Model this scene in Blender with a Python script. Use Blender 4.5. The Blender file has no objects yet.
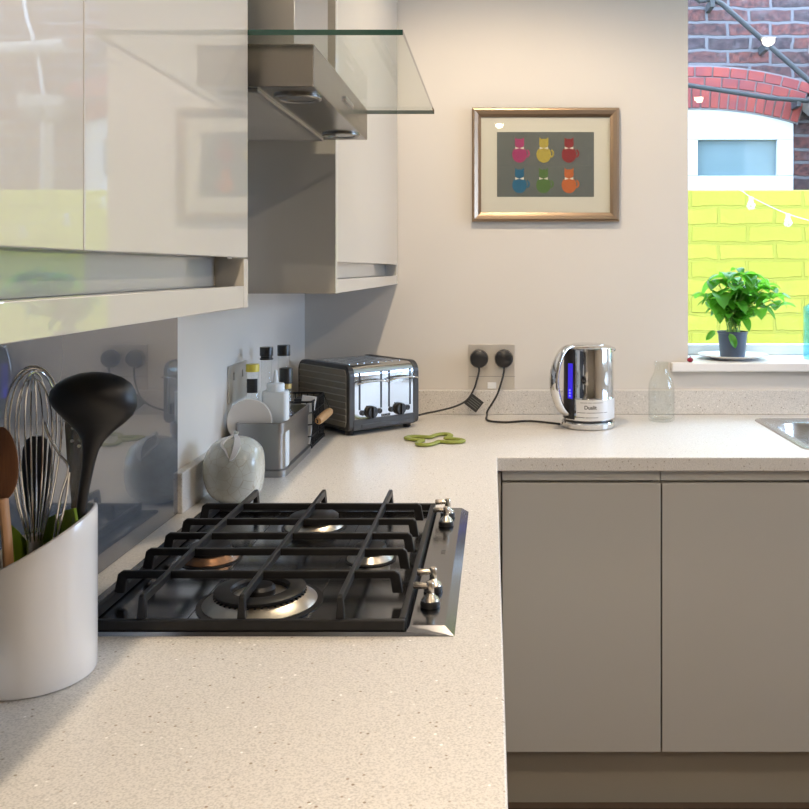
import bpy, bmesh, math, random
from mathutils import Vector, Matrix, Euler
random.seed(7)
PI = math.pi
C = bpy.context.scene.collection
sc = bpy.context.scene

# ------------------------------------------------------------------ frame of reference
F, VX, VY = 890.0, 496.0, 269.0        # focal length in pixels and the vanishing point of the room's depth
CZ = 1.34                              # camera height
WT = CZ - 0.456                        # worktop height
def P(px, py, d): return Vector(((px - VX) / F * d, d, CZ - (py - VY) / F * d))

XL = -0.603      # left wall
YB = 2.807       # window wall
XR = 2.7
YR = -3.6
ZC = 2.40

# ------------------------------------------------------------------ materials
def mat(name, col=(.8, .8, .8), rough=.5, metal=0., spec=.5, coat=0., coat_rough=.03, ior=None, emit=None, estr=0., trans=0., sss=0.):
    m = bpy.data.materials.new(name); m.use_nodes = True
    b = m.node_tree.nodes['Principled BSDF']
    b.inputs['Base Color'].default_value = (*col, 1)
    b.inputs['Roughness'].default_value = rough
    b.inputs['Metallic'].default_value = metal
    b.inputs['Specular IOR Level'].default_value = spec
    b.inputs['Coat Weight'].default_value = coat
    b.inputs['Coat Roughness'].default_value = coat_rough
    if ior: b.inputs['IOR'].default_value = ior
    b.inputs['Transmission Weight'].default_value = trans
    if emit:
        b.inputs['Emission Color'].default_value = (*emit, 1); b.inputs['Emission Strength'].default_value = estr
    return m
def N(m, t, **kw):
    n = m.node_tree.nodes.new(t)
    for k, v in kw.items(): setattr(n, k, v)
    return n
def L(m, a, b): m.node_tree.links.new(a, b)
def bsdf(m): return m.node_tree.nodes['Principled BSDF']
def coords(m, scale=(1, 1, 1), rot=(0, 0, 0)):
    tc = N(m, 'ShaderNodeTexCoord'); mp = N(m, 'ShaderNodeMapping')
    mp.inputs['Scale'].default_value = scale; mp.inputs['Rotation'].default_value = rot
    L(m, tc.outputs['Object'], mp.inputs['Vector']); return mp.outputs['Vector']
def ramp(m, fac, stops, interp='LINEAR'):
    r = N(m, 'ShaderNodeValToRGB'); cr = r.color_ramp; cr.interpolation = interp
    while len(cr.elements) < len(stops): cr.elements.new(.5)
    for e, (p, c) in zip(cr.elements, stops): e.position = p; e.color = (*c, 1)
    L(m, fac, r.inputs['Fac']); return r.outputs['Color']
def noise(m, vec, scale, detail=3, rough=.5):
    n = N(m, 'ShaderNodeTexNoise'); n.inputs['Scale'].default_value = scale
    n.inputs['Detail'].default_value = detail; n.inputs['Roughness'].default_value = rough
    L(m, vec, n.inputs['Vector']); return n.outputs['Fac']
def bump(m, h, strength=.2, dist=.001):
    b = N(m, 'ShaderNodeBump'); b.inputs['Strength'].default_value = strength; b.inputs['Distance'].default_value = dist
    L(m, h, b.inputs['Height']); L(m, b.outputs['Normal'], bsdf(m).inputs['Normal'])
def mixc(m, fac, a, b, mode='MIX'):
    x = N(m, 'ShaderNodeMix'); x.data_type = 'RGBA'; x.blend_type = mode
    if isinstance(fac, (int, float)): x.inputs[0].default_value = fac
    else: L(m, fac, x.inputs[0])
    for s, v in ((6, a), (7, b)):
        if isinstance(v, tuple): x.inputs[s].default_value = (*v, 1)
        else: L(m, v, x.inputs[s])
    return x.outputs[2]
def varied(name, a, b, scale=8, rough=.5, **kw):
    m = mat(name, a, rough, **kw); v = coords(m)
    L(m, ramp(m, noise(m, v, scale), [(.3, a), (.7, b)]), bsdf(m).inputs['Base Color']); return m
def brushed(name, a, rough, vscale, amount=.12, metal=1.0):
    m = mat(name, a, rough, metal); v = coords(m, vscale); n = noise(m, v, 1.0, 4, .6)
    mr = N(m, 'ShaderNodeMapRange'); mr.inputs['To Min'].default_value = rough - amount * .5; mr.inputs['To Max'].default_value = rough + amount
    L(m, n, mr.inputs['Value']); L(m, mr.outputs['Result'], bsdf(m).inputs['Roughness'])
    return m
def thin_glass(name, tint=(.95, .98, .97), ior=1.5, rough=.0, body=0.0, bodycol=(.8, .9, 1), graze=.6):
    m = bpy.data.materials.new(name); m.use_nodes = True; nt = m.node_tree
    nt.nodes.remove(nt.nodes['Principled BSDF']); out = nt.nodes['Material Output']
    tr = N(m, 'ShaderNodeBsdfTransparent'); tr.inputs['Color'].default_value = (*tint, 1)
    gl = N(m, 'ShaderNodeBsdfGlossy'); gl.inputs['Roughness'].default_value = rough
    lw = N(m, 'ShaderNodeLayerWeight'); lw.inputs['Blend'].default_value = .5      # |cos| based, the same from both sides of a thin sheet
    pw = N(m, 'ShaderNodeMath', operation='POWER'); L(m, lw.outputs['Facing'], pw.inputs[0]); pw.inputs[1].default_value = 5
    f0 = ((ior - 1) / (ior + 1)) ** 2
    fr = N(m, 'ShaderNodeMath', operation='MULTIPLY_ADD'); L(m, pw.outputs[0], fr.inputs[0]); fr.inputs[1].default_value = (1 - f0) * graze; fr.inputs[2].default_value = f0
    mx = N(m, 'ShaderNodeMixShader'); L(m, fr.outputs[0], mx.inputs['Fac'])
    first = tr.outputs[0]
    if body:
        df = N(m, 'ShaderNodeBsdfDiffuse'); df.inputs['Color'].default_value = (*bodycol, 1)
        m2 = N(m, 'ShaderNodeMixShader'); m2.inputs[0].default_value = body
        L(m, tr.outputs[0], m2.inputs[1]); L(m, df.outputs[0], m2.inputs[2]); first = m2.outputs[0]
    L(m, first, mx.inputs[1]); L(m, gl.outputs[0], mx.inputs[2]); L(m, mx.outputs[0], out.inputs['Surface'])
    return m

M = {}
# quartz worktop: fine pale grain with scattered darker and lighter chips
def quartz(name, base, spec_scale=1.0):
    m = mat(name, base, .34, spec=.35); v = coords(m)
    c0 = ramp(m, noise(m, v, 420, 2), [(.34, tuple(c * .8 for c in base)), (.5, base), (.66, tuple(min(1, c * 1.1) for c in base))])
    vo = N(m, 'ShaderNodeTexVoronoi'); vo.inputs['Scale'].default_value = 150; L(m, v, vo.inputs['Vector'])
    near = ramp(m, vo.outputs['Distance'], [(.16, (1, 1, 1)), (.3, (0, 0, 0))])
    sep = N(m, 'ShaderNodeSeparateColor'); L(m, vo.outputs['Color'], sep.inputs[0])
    pick = ramp(m, sep.outputs[0], [(.17, (1, 1, 1)), (.19, (0, 0, 0))])
    mk = N(m, 'ShaderNodeMath', operation='MULTIPLY'); L(m, near, mk.inputs[0]); L(m, pick, mk.inputs[1])
    chip = ramp(m, sep.outputs[1], [(.0, (.24, .19, .14)), (.5, (.38, .32, .25)), (.9, (.95, .93, .9))])
    c1 = mixc(m, mk.outputs[0], c0, chip)
    L(m, c1, bsdf(m).inputs['Base Color']); return m
M['quartz'] = quartz('quartz', (.63, .60, .56))
def paint(name, col, rough=.65):
    m = mat(name, col, rough, spec=.3); v = coords(m)
    L(m, ramp(m, noise(m, v, 1.7, 3), [(.3, tuple(c * .97 for c in col)), (.7, tuple(min(1, c * 1.02) for c in col))]), bsdf(m).inputs['Base Color'])
    bump(m, noise(m, v, 220, 2), .05, .0006); return m
M['wall'] = paint('wall_paint', (.66, .625, .575))
M['ceil'] = paint('ceiling_paint', (.85, .84, .82))
M['sillpaint'] = mat('sill_gloss_paint', (.82, .80, .78), .3)
M['pvc'] = varied('white_upvc', (.86, .87, .88), (.83, .84, .86), 3, .35)
def gloss(name, col):
    m = mat(name, col, .35, spec=.5, coat=1.0, coat_rough=.012); v = coords(m)
    L(m, ramp(m, noise(m, v, 2.2, 2), [(.3, tuple(c * .985 for c in col)), (.7, col)]), bsdf(m).inputs['Base Color'])
    bsdf(m).inputs['Coat IOR'].default_value = 1.68
    return m
M['gloss'] = gloss('gloss_cabinet', (.485, .465, .42))
M['carcass'] = varied('carcass_board', (.46, .43, .39), (.43, .40, .36), 3, .5)
M['channel'] = brushed('handle_channel', (.75, .73, .68), .5, (2, 300, 300), metal=0)
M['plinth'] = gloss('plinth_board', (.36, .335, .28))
M['splash'] = mat('splashback_glass', (.12, .13, .15), .14, spec=.5, coat=1, coat_rough=.01)
_v = coords(M['splash']); L(M['splash'], ramp(M['splash'], noise(M['splash'], _v, 2.5), [(.3, (.075, .085, .10)), (.7, (.09, .10, .115))]), bsdf(M['splash']).inputs['Base Color'])
M['steel'] = brushed('brushed_steel', (.55, .53, .51), .28, (90, 2, 90), .04)
M['steelx'] = brushed('brushed_steel_across', (.60, .58, .56), .24, (2, 90, 90), .04)
M['hoodsteel'] = brushed('hood_steel', (.27, .25, .225), .24, (120, 2, 120), .05)
M['cabsteel'] = brushed('caddy_steel', (.36, .36, .365), .30, (400, 4, 400))
M['chrome'] = brushed('polished_chrome', (.72, .71, .70), .06, (60, 60, 2), .02)
M['toastchrome'] = mat('toaster_chrome', (.50, .50, .495), .07, 1.0)
M['hobsteel'] = brushed('hob_steel', (.23, .235, .25), .15, (3, 500, 500), .08)
M['wire'] = mat('steel_wire', (.7, .7, .7), .15, 1.0)
M['iron'] = varied('cast_iron_enamel', (.008, .008, .009), (.012, .012, .013), 60, .42, spec=.3)
M['lampring'] = mat('lamp_ring', (.25, .24, .22), .25, 1.0)
M['black'] = varied('black_plastic', (.012, .012, .013), (.02, .02, .021), 40, .32)
M['blackmatt'] = varied('black_nylon', (.006, .006, .007), (.010, .010, .011), 30, .42)
M['cable'] = mat('black_cable', (.015, .015, .015), .45)
M['brass'] = varied('burner_steel', (.62, .57, .5), (.5, .44, .36), 40, .3, metal=1.0)
M['rust'] = varied('scorched_burner', (.34, .17, .08), (.10, .075, .06), 60, .38, metal=.85)
M['knob'] = brushed('knob_nickel', (.62, .56, .48), .2, (200, 200, 5))
M['toastdark'] = brushed('toaster_side', (.27, .255, .22), .36, (3, 90, 90), .05, metal=.35)
M['toastblack'] = varied('toaster_trim', (.035, .035, .036), (.045, .045, .045), 50, .38)
M['ceramic'] = varied('white_ceramic', (.80, .78, .76), (.78, .76, .74), 5, .22, coat=.5)
def garlicmat():
    m = mat('crackle_ceramic', (.6, .62, .56), .25, coat=.4); v = coords(m)
    c = ramp(m, noise(m, v, 18, 5), [(.35, (.50, .50, .42)), (.55, (.62, .63, .57)), (.75, (.70, .70, .66))])
    vo = N(m, 'ShaderNodeTexVoronoi', feature='DISTANCE_TO_EDGE'); vo.inputs['Scale'].default_value = 55; L(m, v, vo.inputs['Vector'])
    e = ramp(m, vo.outputs['Distance'], [(.0, (1, 1, 1)), (.025, (0, 0, 0))])
    L(m, mixc(m, e, c, (.45, .40, .30)), bsdf(m).inputs['Base Color']); return m
M['garlic'] = garlicmat()
M['whiteplastic'] = varied('white_plastic', (.74, .80, .84), (.70, .77, .82), 6, .4)
M['glass'] = thin_glass('clear_glass', (.975, .985, .98), 1.5)
M['pane'] = thin_glass('window_pane', (.97, .98, .98), 1.35)
M['hoodglass'] = thin_glass('hood_glass', (.955, .975, .96), 1.35, graze=.4)
M['hoodedge'] = mat('hood_glass_edge', (.012, .05, .04), .08, spec=.8)
M['blueglass'] = thin_glass('blue_glass', (.72, .93, .96), 1.45, body=.10, bodycol=(.35, .75, .85))
M['oil'] = mat('olive_oil', (.35, .26, .04), .15, spec=.5)
M['vinegar'] = mat('dark_vinegar', (.035, .015, .012), .15)
M['yellowcap'] = mat('yellow_cap', (.62, .52, .06), .4)
M['gold'] = mat('gold_label', (.5, .38, .15), .35, .6)
M['labelblack'] = mat('black_label', (.02, .02, .022), .5)
M['paperwhite'] = mat('white_paper', (.75, .75, .74), .7)
def woodmat(name, a, b, s=(3, 3, 60), sc_=1.0):
    m = mat(name, a, .5); v = coords(m, s); n = noise(m, v, 6 * sc_, 4, .6)
    L(m, ramp(m, n, [(.3, a), (.7, b)]), bsdf(m).inputs['Base Color']); bump(m, n, .15, .0006); return m
M['wood'] = woodmat('light_wood', (.55, .33, .15), (.40, .22, .09), (60, 60, 3))
M['woodspoon'] = woodmat('dark_wooden_spoon', (.20, .085, .03), (.13, .05, .02), (60, 60, 4))
M['woodpale'] = woodmat('pale_wooden_handle', (.50, .27, .13), (.42, .22, .10), (60, 60, 4))
M['green'] = varied('green_silicone', (.22, .33, .02), (.18, .28, .015), 20, .5)
M['trivet'] = varied('lime_silicone', (.25, .28, .045), (.21, .25, .04), 20, .45)
M['frame'] = brushed('bronze_frame', (.33, .24, .165), .34, (20, 20, 20), .05)
M['mount'] = mat('cream_mount', (.72, .67, .57), .8)
M['inkgrey'] = varied('grey_print', (.115, .125, .118), (.13, .14, .13), 60, .7)
M['sock'] = brushed('socket_steel', (.62, .58, .52), .34, (3, 400, 400), metal=.55)
M['soil'] = mat('compost', (.03, .02, .012), .9)
M['potblue'] = varied('pot_slate_blue', (.055, .075, .12), (.05, .065, .105), 12, .4)
def leafmat():
    m = mat('basil_leaf', (.08, .33, .03), .35, spec=.5); v = coords(m)
    L(m, ramp(m, noise(m, v, 22, 3), [(.3, (.025, .12, .015)), (.55, (.045, .21, .02)), (.75, (.09, .31, .035))]), bsdf(m).inputs['Base Color'])
    bsdf(m).inputs['Subsurface Weight'].default_value = 0
    tl = N(m, 'ShaderNodeBsdfTranslucent'); tl.inputs['Color'].default_value = (.25, .7, .05, 1)
    mx = N(m, 'ShaderNodeMixShader'); mx.inputs[0].default_value = .4
    L(m, bsdf(m).outputs[0], mx.inputs[1]); L(m, tl.outputs[0], mx.inputs[2])
    L(m, mx.outputs[0], m.node_tree.nodes['Material Output'].inputs['Surface']); return m
M['leaf'] = leafmat()
M['stem'] = mat('basil_stem', (.18, .38, .08), .5)
M['berry'] = mat('dark_red', (.25, .01, .03), .25)
M['kettleblue'] = mat('blue_lit_window', (.03, .02, .3), .2, emit=(.05, .03, 1.0), estr=.7)
M['blueled'] = mat('blue_lamp', (.05, .05, .6), .2, emit=(.08, .08, 1.0), estr=3.5)
M['greylabel'] = mat('kettle_band', (.70, .69, .68), .3, .3)
M['darkmark'] = mat('dark_print', (.06, .055, .05), .5)
M['lampglass'] = mat('hood_lamp_glass', (.16, .155, .14), .15, spec=.6)
M['mesh'] = brushed('filter_mesh', (.50, .48, .44), .42, (700, 700, 5), metal=.3)
M['lamp'] = mat('lamp_lens', (.9, .9, .85), .4, emit=(1, .84, .62), estr=14)
M['pipe'] = varied('dark_pipe', (.022, .024, .028), (.032, .034, .038), 8, .7)
M['hopperpaint'] = varied('old_hopper_paint', (.16, .145, .13), (.20, .18, .16), 12, .5)
M['cablewhite'] = mat('white_cable', (.75, .78, .82), .5)
M['outframe'] = varied('weathered_white_paint', (.52, .53, .54), (.48, .49, .50), 3, .5)
M['frosted'] = varied('neighbour_glass', (.11, .17, .195), (.15, .215, .24), 2, .12, coat=.5)
M['bulb'] = thin_glass('bulb_glass', (.95, .96, .96), 1.5, body=.2, bodycol=(.95, .95, .95))
def floormat():
    m = mat('dark_floor', (.10, .065, .04), .35); v = coords(m, (1, 1, 1))
    br = N(m, 'ShaderNodeTexBrick'); br.offset = .4; L(m, v, br.inputs['Vector'])
    br.inputs['Scale'].default_value = 1; br.inputs['Brick Width'].default_value = 1.1; br.inputs['Row Height'].default_value = .13
    br.inputs['Mortar Size'].default_value = .002
    br.inputs['Color1'].default_value = (.13, .08, .05, 1); br.inputs['Color2'].default_value = (.09, .055, .035, 1); br.inputs['Mortar'].default_value = (.02, .015, .01, 1)
    L(m, br.outputs['Color'], bsdf(m).inputs['Base Color']); return m
M['floor'] = floormat()
def brickmat(name, c1, c2, c3, mortar, w, h, ms, yellow=False):
    m = mat(name, c1, .85, spec=.2)
    tc = N(m, 'ShaderNodeTexCoord'); sp = N(m, 'ShaderNodeSeparateXYZ'); cb = N(m, 'ShaderNodeCombineXYZ')
    L(m, tc.outputs['Object'], sp.inputs[0]); L(m, sp.outputs['X'], cb.inputs['X']); L(m, sp.outputs['Z'], cb.inputs['Y'])
    v = cb.outputs[0]
    nz = N(m, 'ShaderNodeTexNoise'); nz.inputs['Scale'].default_value = 9; nz.inputs['Detail'].default_value = 4; L(m, v, nz.inputs['Vector'])
    vm = N(m, 'ShaderNodeVectorMath', operation='SCALE'); L(m, nz.outputs['Color'], vm.inputs[0]); vm.inputs['Scale'].default_value = .030
    va = N(m, 'ShaderNodeVectorMath', operation='ADD'); L(m, v, va.inputs[0]); L(m, vm.outputs[0], va.inputs[1])
    br = N(m, 'ShaderNodeTexBrick'); br.offset = .5; L(m, va.outputs[0], br.inputs['Vector'])
    br.inputs['Scale'].default_value = 1; br.inputs['Brick Width'].default_value = w; br.inputs['Row Height'].default_value = h
    br.inputs['Mortar Size'].default_value = ms; br.inputs['Mortar Smooth'].default_value = .3
    br.inputs['Color1'].default_value = (0, 0, 0, 1); br.inputs['Color2'].default_value = (1, 1, 1, 1); br.inputs['Mortar'].default_value = (.5, .5, .5, 1)
    sv = N(m, 'ShaderNodeSeparateColor'); L(m, br.outputs['Color'], sv.inputs[0])
    col = ramp(m, sv.outputs[0], [(.0, c1), (.3, c2), (.55, c3), (.8, c1), (1., c2)])
    dirt = noise(m, v, 14, 5, .65)
    col = mixc(m, ramp(m, dirt, [(.48, (0, 0, 0)), (.75, (.6, .6, .6))]), col, mortar)
    col = mixc(m, ramp(m, noise(m, v, 31, 4, .6), [(.40, (.0, .0, .0)), (.62, (.0, .0, .0) if name.startswith('yellow') else (.75, .75, .75))]), col, tuple(c * .45 for c in c3))
    fin = mixc(m, br.outputs['Fac'], col, mortar)
    L(m, fin, bsdf(m).inputs['Base Color'])
    inv = N(m, 'ShaderNodeMath', operation='MULTIPLY_ADD'); inv.inputs[1].default_value = -1; inv.inputs[2].default_value = 1; L(m, br.outputs['Fac'], inv.inputs[0])
    ad = N(m, 'ShaderNodeMath', operation='MULTIPLY_ADD'); L(m, dirt, ad.inputs[0]); ad.inputs[1].default_value = .35; L(m, inv.outputs[0], ad.inputs[2])
    bump(m, ad.outputs[0], .8, .012); return m
M['brick'] = brickmat('terrace_brick', (.085, .05, .052), (.15, .055, .048), (.05, .044, .055), (.125, .12, .135), .235, .0775, .010)
M['yellow'] = brickmat('yellow_painted_brick', (.45, .42, .065), (.48, .445, .07), (.43, .405, .06), (.39, .37, .06), .26, .082, .008)
M['arch'] = varied('red_arch_brick', (.26, .045, .035), (.17, .035, .04), 14, .8)
M['mortar'] = varied('pale_mortar', (.20, .18, .19), (.15, .145, .16), 20, .9)
M['coping'] = mat('white_coping', (.8, .82, .84), .6)
M['concrete'] = varied('yard_concrete', (.32, .31, .30), (.25, .25, .24), 4, .85)

# ------------------------------------------------------------------ mesh helpers
def bm_box(bm, lo, hi, mi=0):
    x0, y0, z0 = lo; x1, y1, z1 = hi
    v = [bm.verts.new(p) for p in ((x0,y0,z0),(x1,y0,z0),(x1,y1,z0),(x0,y1,z0),(x0,y0,z1),(x1,y0,z1),(x1,y1,z1),(x0,y1,z1))]
    fs = [bm.faces.new([v[i] for i in q]) for q in ((0,3,2,1),(4,5,6,7),(0,1,5,4),(1,2,6,5),(2,3,7,6),(3,0,4,7))]
    for f in fs: f.material_index = mi
    return fs
def bm_lathe(bm, prof, seg=40, cen=(0, 0, 0), mi=0, close=False, smooth=True):
    rings = []
    for r, z in prof:
        if r < 1e-6: rings.append([bm.verts.new((cen[0], cen[1], cen[2] + z))])
        else: rings.append([bm.verts.new((cen[0] + r * math.cos(2 * PI * i / seg), cen[1] + r * math.sin(2 * PI * i / seg), cen[2] + z)) for i in range(seg)])
    pairs = list(zip(rings[:-1], rings[1:]))
    if close: pairs.append((rings[-1], rings[0]))
    for a, b in pairs:
        for i in range(seg):
            j = (i + 1) % seg
            if len(a) == 1 and len(b) == 1: continue
            if len(a) == 1: f = bm.faces.new((a[0], b[j], b[i]))
            elif len(b) == 1: f = bm.faces.new((a[i], a[j], b[0]))
            else: f = bm.faces.new((a[i], a[j], b[j], b[i]))
            f.smooth = smooth; f.material_index = mi
def bm_tube(bm, pts, r, seg=8, closed=False, mi=0, cap=True, flat=None):
    pts = [Vector(p) for p in pts]; n = len(pts)
    rr = r if isinstance(r, (list, tuple)) else [r] * n
    rings = []; up = None
    for i, p in enumerate(pts):
        if closed: t = (pts[(i + 1) % n] - pts[i - 1]).normalized()
        else: t = (pts[min(i + 1, n - 1)] - pts[max(i - 1, 0)]).normalized()
        if up is None:
            up = Vector((0, 0, 1)) if abs(t.z) < .9 else Vector((1, 0, 0))
        s = t.cross(up)
        if s.length < 1e-5: s = t.cross(Vector((0, 1, 0)))
        s.normalize(); up = s.cross(t).normalized()
        fx, fz = flat if flat else (1, 1)
        rings.append([bm.verts.new(p + s * math.cos(2 * PI * k / seg) * rr[i] * fx + up * math.sin(2 * PI * k / seg) * rr[i] * fz) for k in range(seg)])
    m = n if closed else n - 1
    for i in range(m):
        a, b = rings[i], rings[(i + 1) % n]
        for k in range(seg):
            f = bm.faces.new((a[k], a[(k + 1) % seg], b[(k + 1) % seg], b[k])); f.smooth = True; f.material_index = mi
    if not closed and cap:
        for q in (rings[0], rings[-1]):
            f = bm.faces.new(q); f.material_index = mi
def bm_prism(bm, outline, axis, a, b, mi=0, smooth=False):
    """extrude a closed 2-D outline along an axis from a to b"""
    def mk(u, v, w): return {'x': (w, u, v), 'y': (u, w, v), 'z': (u, v, w)}[axis]
    A = [bm.verts.new(mk(u, v, a)) for u, v in outline]; B = [bm.verts.new(mk(u, v, b)) for u, v in outline]
    n = len(outline)
    for f in (bm.faces.new(A), bm.faces.new(B)): f.material_index = mi
    for i in range(n):
        f = bm.faces.new((A[i], A[(i + 1) % n], B[(i + 1) % n], B[i])); f.material_index = mi
        f.smooth = smooth and (A[i].co - A[(i + 1) % n].co).length < .015
def rrect(w, h, r, seg=6, cx=0, cy=0):
    out = []
    for sx, sy, a0 in ((1, 1, 0), (-1, 1, 90), (-1, -1, 180), (1, -1, 270)):
        for k in range(seg + 1):
            a = math.radians(a0 + 90 * k / seg)
            out.append((cx + sx * (w / 2 - r) + r * math.cos(a), cy + sy * (h / 2 - r) + r * math.sin(a)))
    return out
def spline(pts, n=8):
    pts = [Vector(p) for p in pts]; out = []
    for i in range(len(pts) - 1):
        p0, p1, p2, p3 = pts[max(i - 1, 0)], pts[i], pts[i + 1], pts[min(i + 2, len(pts) - 1)]
        for k in range(n):
            t = k / n
            out.append(.5 * ((2 * p1) + (-p0 + p2) * t + (2 * p0 - 5 * p1 + 4 * p2 - p3) * t * t + (-p0 + 3 * p1 - 3 * p2 + p3) * t ** 3))
    out.append(pts[-1]); return out
def link(name, bm, mats, parent=None, bevel=0, bseg=2, loc=None, rot=None, solid=0, weld=False):
    me = bpy.data.meshes.new(name)
    if weld: bmesh.ops.remove_doubles(bm, verts=bm.verts, dist=1e-5)
    bmesh.ops.recalc_face_normals(bm, faces=bm.faces)
    bm.to_mesh(me); bm.free()
    o = bpy.data.objects.new(name, me); C.objects.link(o)
    for m in (mats if isinstance(mats, (list, tuple)) else [mats]): me.materials.append(m if not isinstance(m, str) else M[m])
    if any(p.use_smooth for p in me.polygons) and len(me.polygons) < 4000:
        e = o.modifiers.new('crisp', 'EDGE_SPLIT'); e.split_angle = math.radians(34)
    if parent: o.parent = parent
    if loc: o.location = loc
    if rot: o.rotation_euler = rot
    if solid:
        s = o.modifiers.new('solid', 'SOLIDIFY'); s.thickness = solid; s.offset = 0
    if bevel:
        b = o.modifiers.new('bevel', 'BEVEL'); b.width = bevel; b.segments = bseg; b.limit_method = 'ANGLE'; b.angle_limit = math.radians(40)
        b.harden_normals = False
    return o
def boxes(name, lst, m, parent=None, bevel=0, **kw):
    bm = bmesh.new()
    for lo, hi in lst: bm_box(bm, lo, hi)
    return link(name, bm, m, parent, bevel, **kw)
def thing(name, label, cat, loc=(0, 0, 0), rz=0, group=None):
    o = bpy.data.objects.new(name, None); C.objects.link(o); o.empty_display_size = .05
    o.location = loc; o.rotation_euler = (0, 0, rz); tag(o, label, cat, group); return o
def tag(o, label, cat, group=None):
    o['label'] = label; o['category'] = cat
    if group: o['group'] = group
    return o
def struct(o, label, cat): o['kind'] = 'structure'; return tag(o, label, cat)
def new(): return bmesh.new()
def text_part(name, s, size, m, parent, loc, rot, ext=.0003, align='CENTER', squeeze=1):
    cu = bpy.data.curves.new(name, 'FONT'); cu.body = s; cu.size = size; cu.extrude = ext; cu.offset = size * .025; cu.align_x = align; cu.align_y = 'CENTER'
    t = bpy.data.objects.new(name + '_tmp', cu); C.objects.link(t)
    dg = bpy.context.evaluated_depsgraph_get(); me = bpy.data.meshes.new_from_object(t.evaluated_get(dg))
    bpy.data.objects.remove(t); me.name = name
    o = bpy.data.objects.new(name, me); C.objects.link(o); me.materials.clear(); me.materials.append(M[m])
    o.parent = parent; o.location = loc; o.rotation_euler = rot; o.scale = (squeeze, 1, 1); return o

# ================================================================== ROOM SHELL
WT0, WT1 = CZ - 0.293 - .028, 2.37      # window opening bottom (below the sill board) and top
WX0, WX1 = .6055, 1.95
struct(boxes('floor', [((XL - .3, YR - .3, -.1), (XR + .3, YB + .27, 0))], 'floor'), 'dark wooden kitchen floor below the plinth', 'floor')
struct(boxes('ceiling', [((XL - .3, YR - .3, ZC), (XR + .3, YB + .27, ZC + .1))], 'ceil'), 'white painted kitchen ceiling', 'ceiling')
struct(boxes('wall_left', [((XL - .3, YR - .3, 0), (XL, YB + .27, ZC))], 'wall'), 'pale painted wall behind the hob and bottles', 'wall')
struct(boxes('wall_back', [((XL, YB, 0), (WX0, YB + .27, ZC)), ((WX1, YB, 0), (XR, YB + .27, ZC)),
                           ((WX0, YB, 0), (WX1, YB + .27, WT0)), ((WX0, YB, WT1), (WX1, YB + .27, ZC)), ((XL - .3, YB, ZC), (XR + .3, YB + .27, 5.6))], 'wall'), 'warm cream wall with the framed cat print and window', 'wall')
RW = (1.25, 2.45, 1.0, 2.1)               # opening for an added right-wall window, unseen, letting in cool daylight
struct(boxes('wall_right', [((XR, YR - .3, 0), (XR + .3, RW[0], ZC)), ((XR, RW[1], 0), (XR + .3, YB + .27, ZC)),
                            ((XR, RW[0], 0), (XR + .3, RW[1], RW[2])), ((XR, RW[0], RW[3]), (XR + .3, RW[1], ZC))], 'wall'), 'painted wall on the right of the kitchen', 'wall')
struct(boxes('wall_rear', [((XL, YR - .3, 0), (XR, YR, ZC))], 'wall'), 'painted wall behind the camera', 'wall')

# window 1 : white plastic frame set deep in the reveal
FY = 3.03
w1 = boxes('window_1', [((WX0, FY, WT0 + .028), (WX1, FY + .045, CZ - .257)), ((WX0, FY, WT1 - .05), (WX1, FY + .045, WT1)),
                        ((WX0, FY, CZ - .257), (WX0 + .036, FY + .045, WT1 - .05)), ((WX1 - .05, FY, CZ - .257), (WX1, FY + .045, WT1 - .05))], 'pvc', bevel=.003)
struct(w1, 'white framed window looking onto the yellow yard wall', 'window')
boxes('pane', [((WX0 + .03, FY + .02, CZ - .262), (WX1 - .045, FY + .024, WT1 - .045))], 'pane', w1)
sill = boxes('trim_1', [((.549, YB - .03, CZ - .321), (WX1 + .05, YB, CZ - .293)), ((WX0, YB, CZ - .321), (WX1, FY + .02, CZ - .293))], 'sillpaint', bevel=.004)
struct(sill, 'white painted window sill board holding the basil', 'window sill')
w2 = boxes('added_window', [((XR + .1, RW[0], RW[2]), (XR + .15, RW[1], RW[2] + .06)), ((XR + .1, RW[0], RW[3] - .06), (XR + .15, RW[1], RW[3])),
                        ((XR + .1, RW[0], RW[2]), (XR + .15, RW[0] + .06, RW[3])), ((XR + .1, RW[1] - .06, RW[2]), (XR + .15, RW[1], RW[3])),
                        ((XR + .1, (RW[0] + RW[1]) / 2 - .04, RW[2]), (XR + .15, (RW[0] + RW[1]) / 2 + .04, RW[3]))], 'pvc')
struct(w2, 'white framed window added unseen in the right wall for cool daylight', 'window')
boxes('pane', [((XR + .12, RW[0] + .05, RW[2] + .05), (XR + .124, RW[1] - .05, RW[3] - .05))], 'pane', w2)

# ================================================================== WORKTOP
SX0, SX1, SY0, SY1 = .777, 1.50, 2.235, 2.70      # sink rim
wx1, wy0 = .006, 2.155
H = .034
bm = new()
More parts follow.
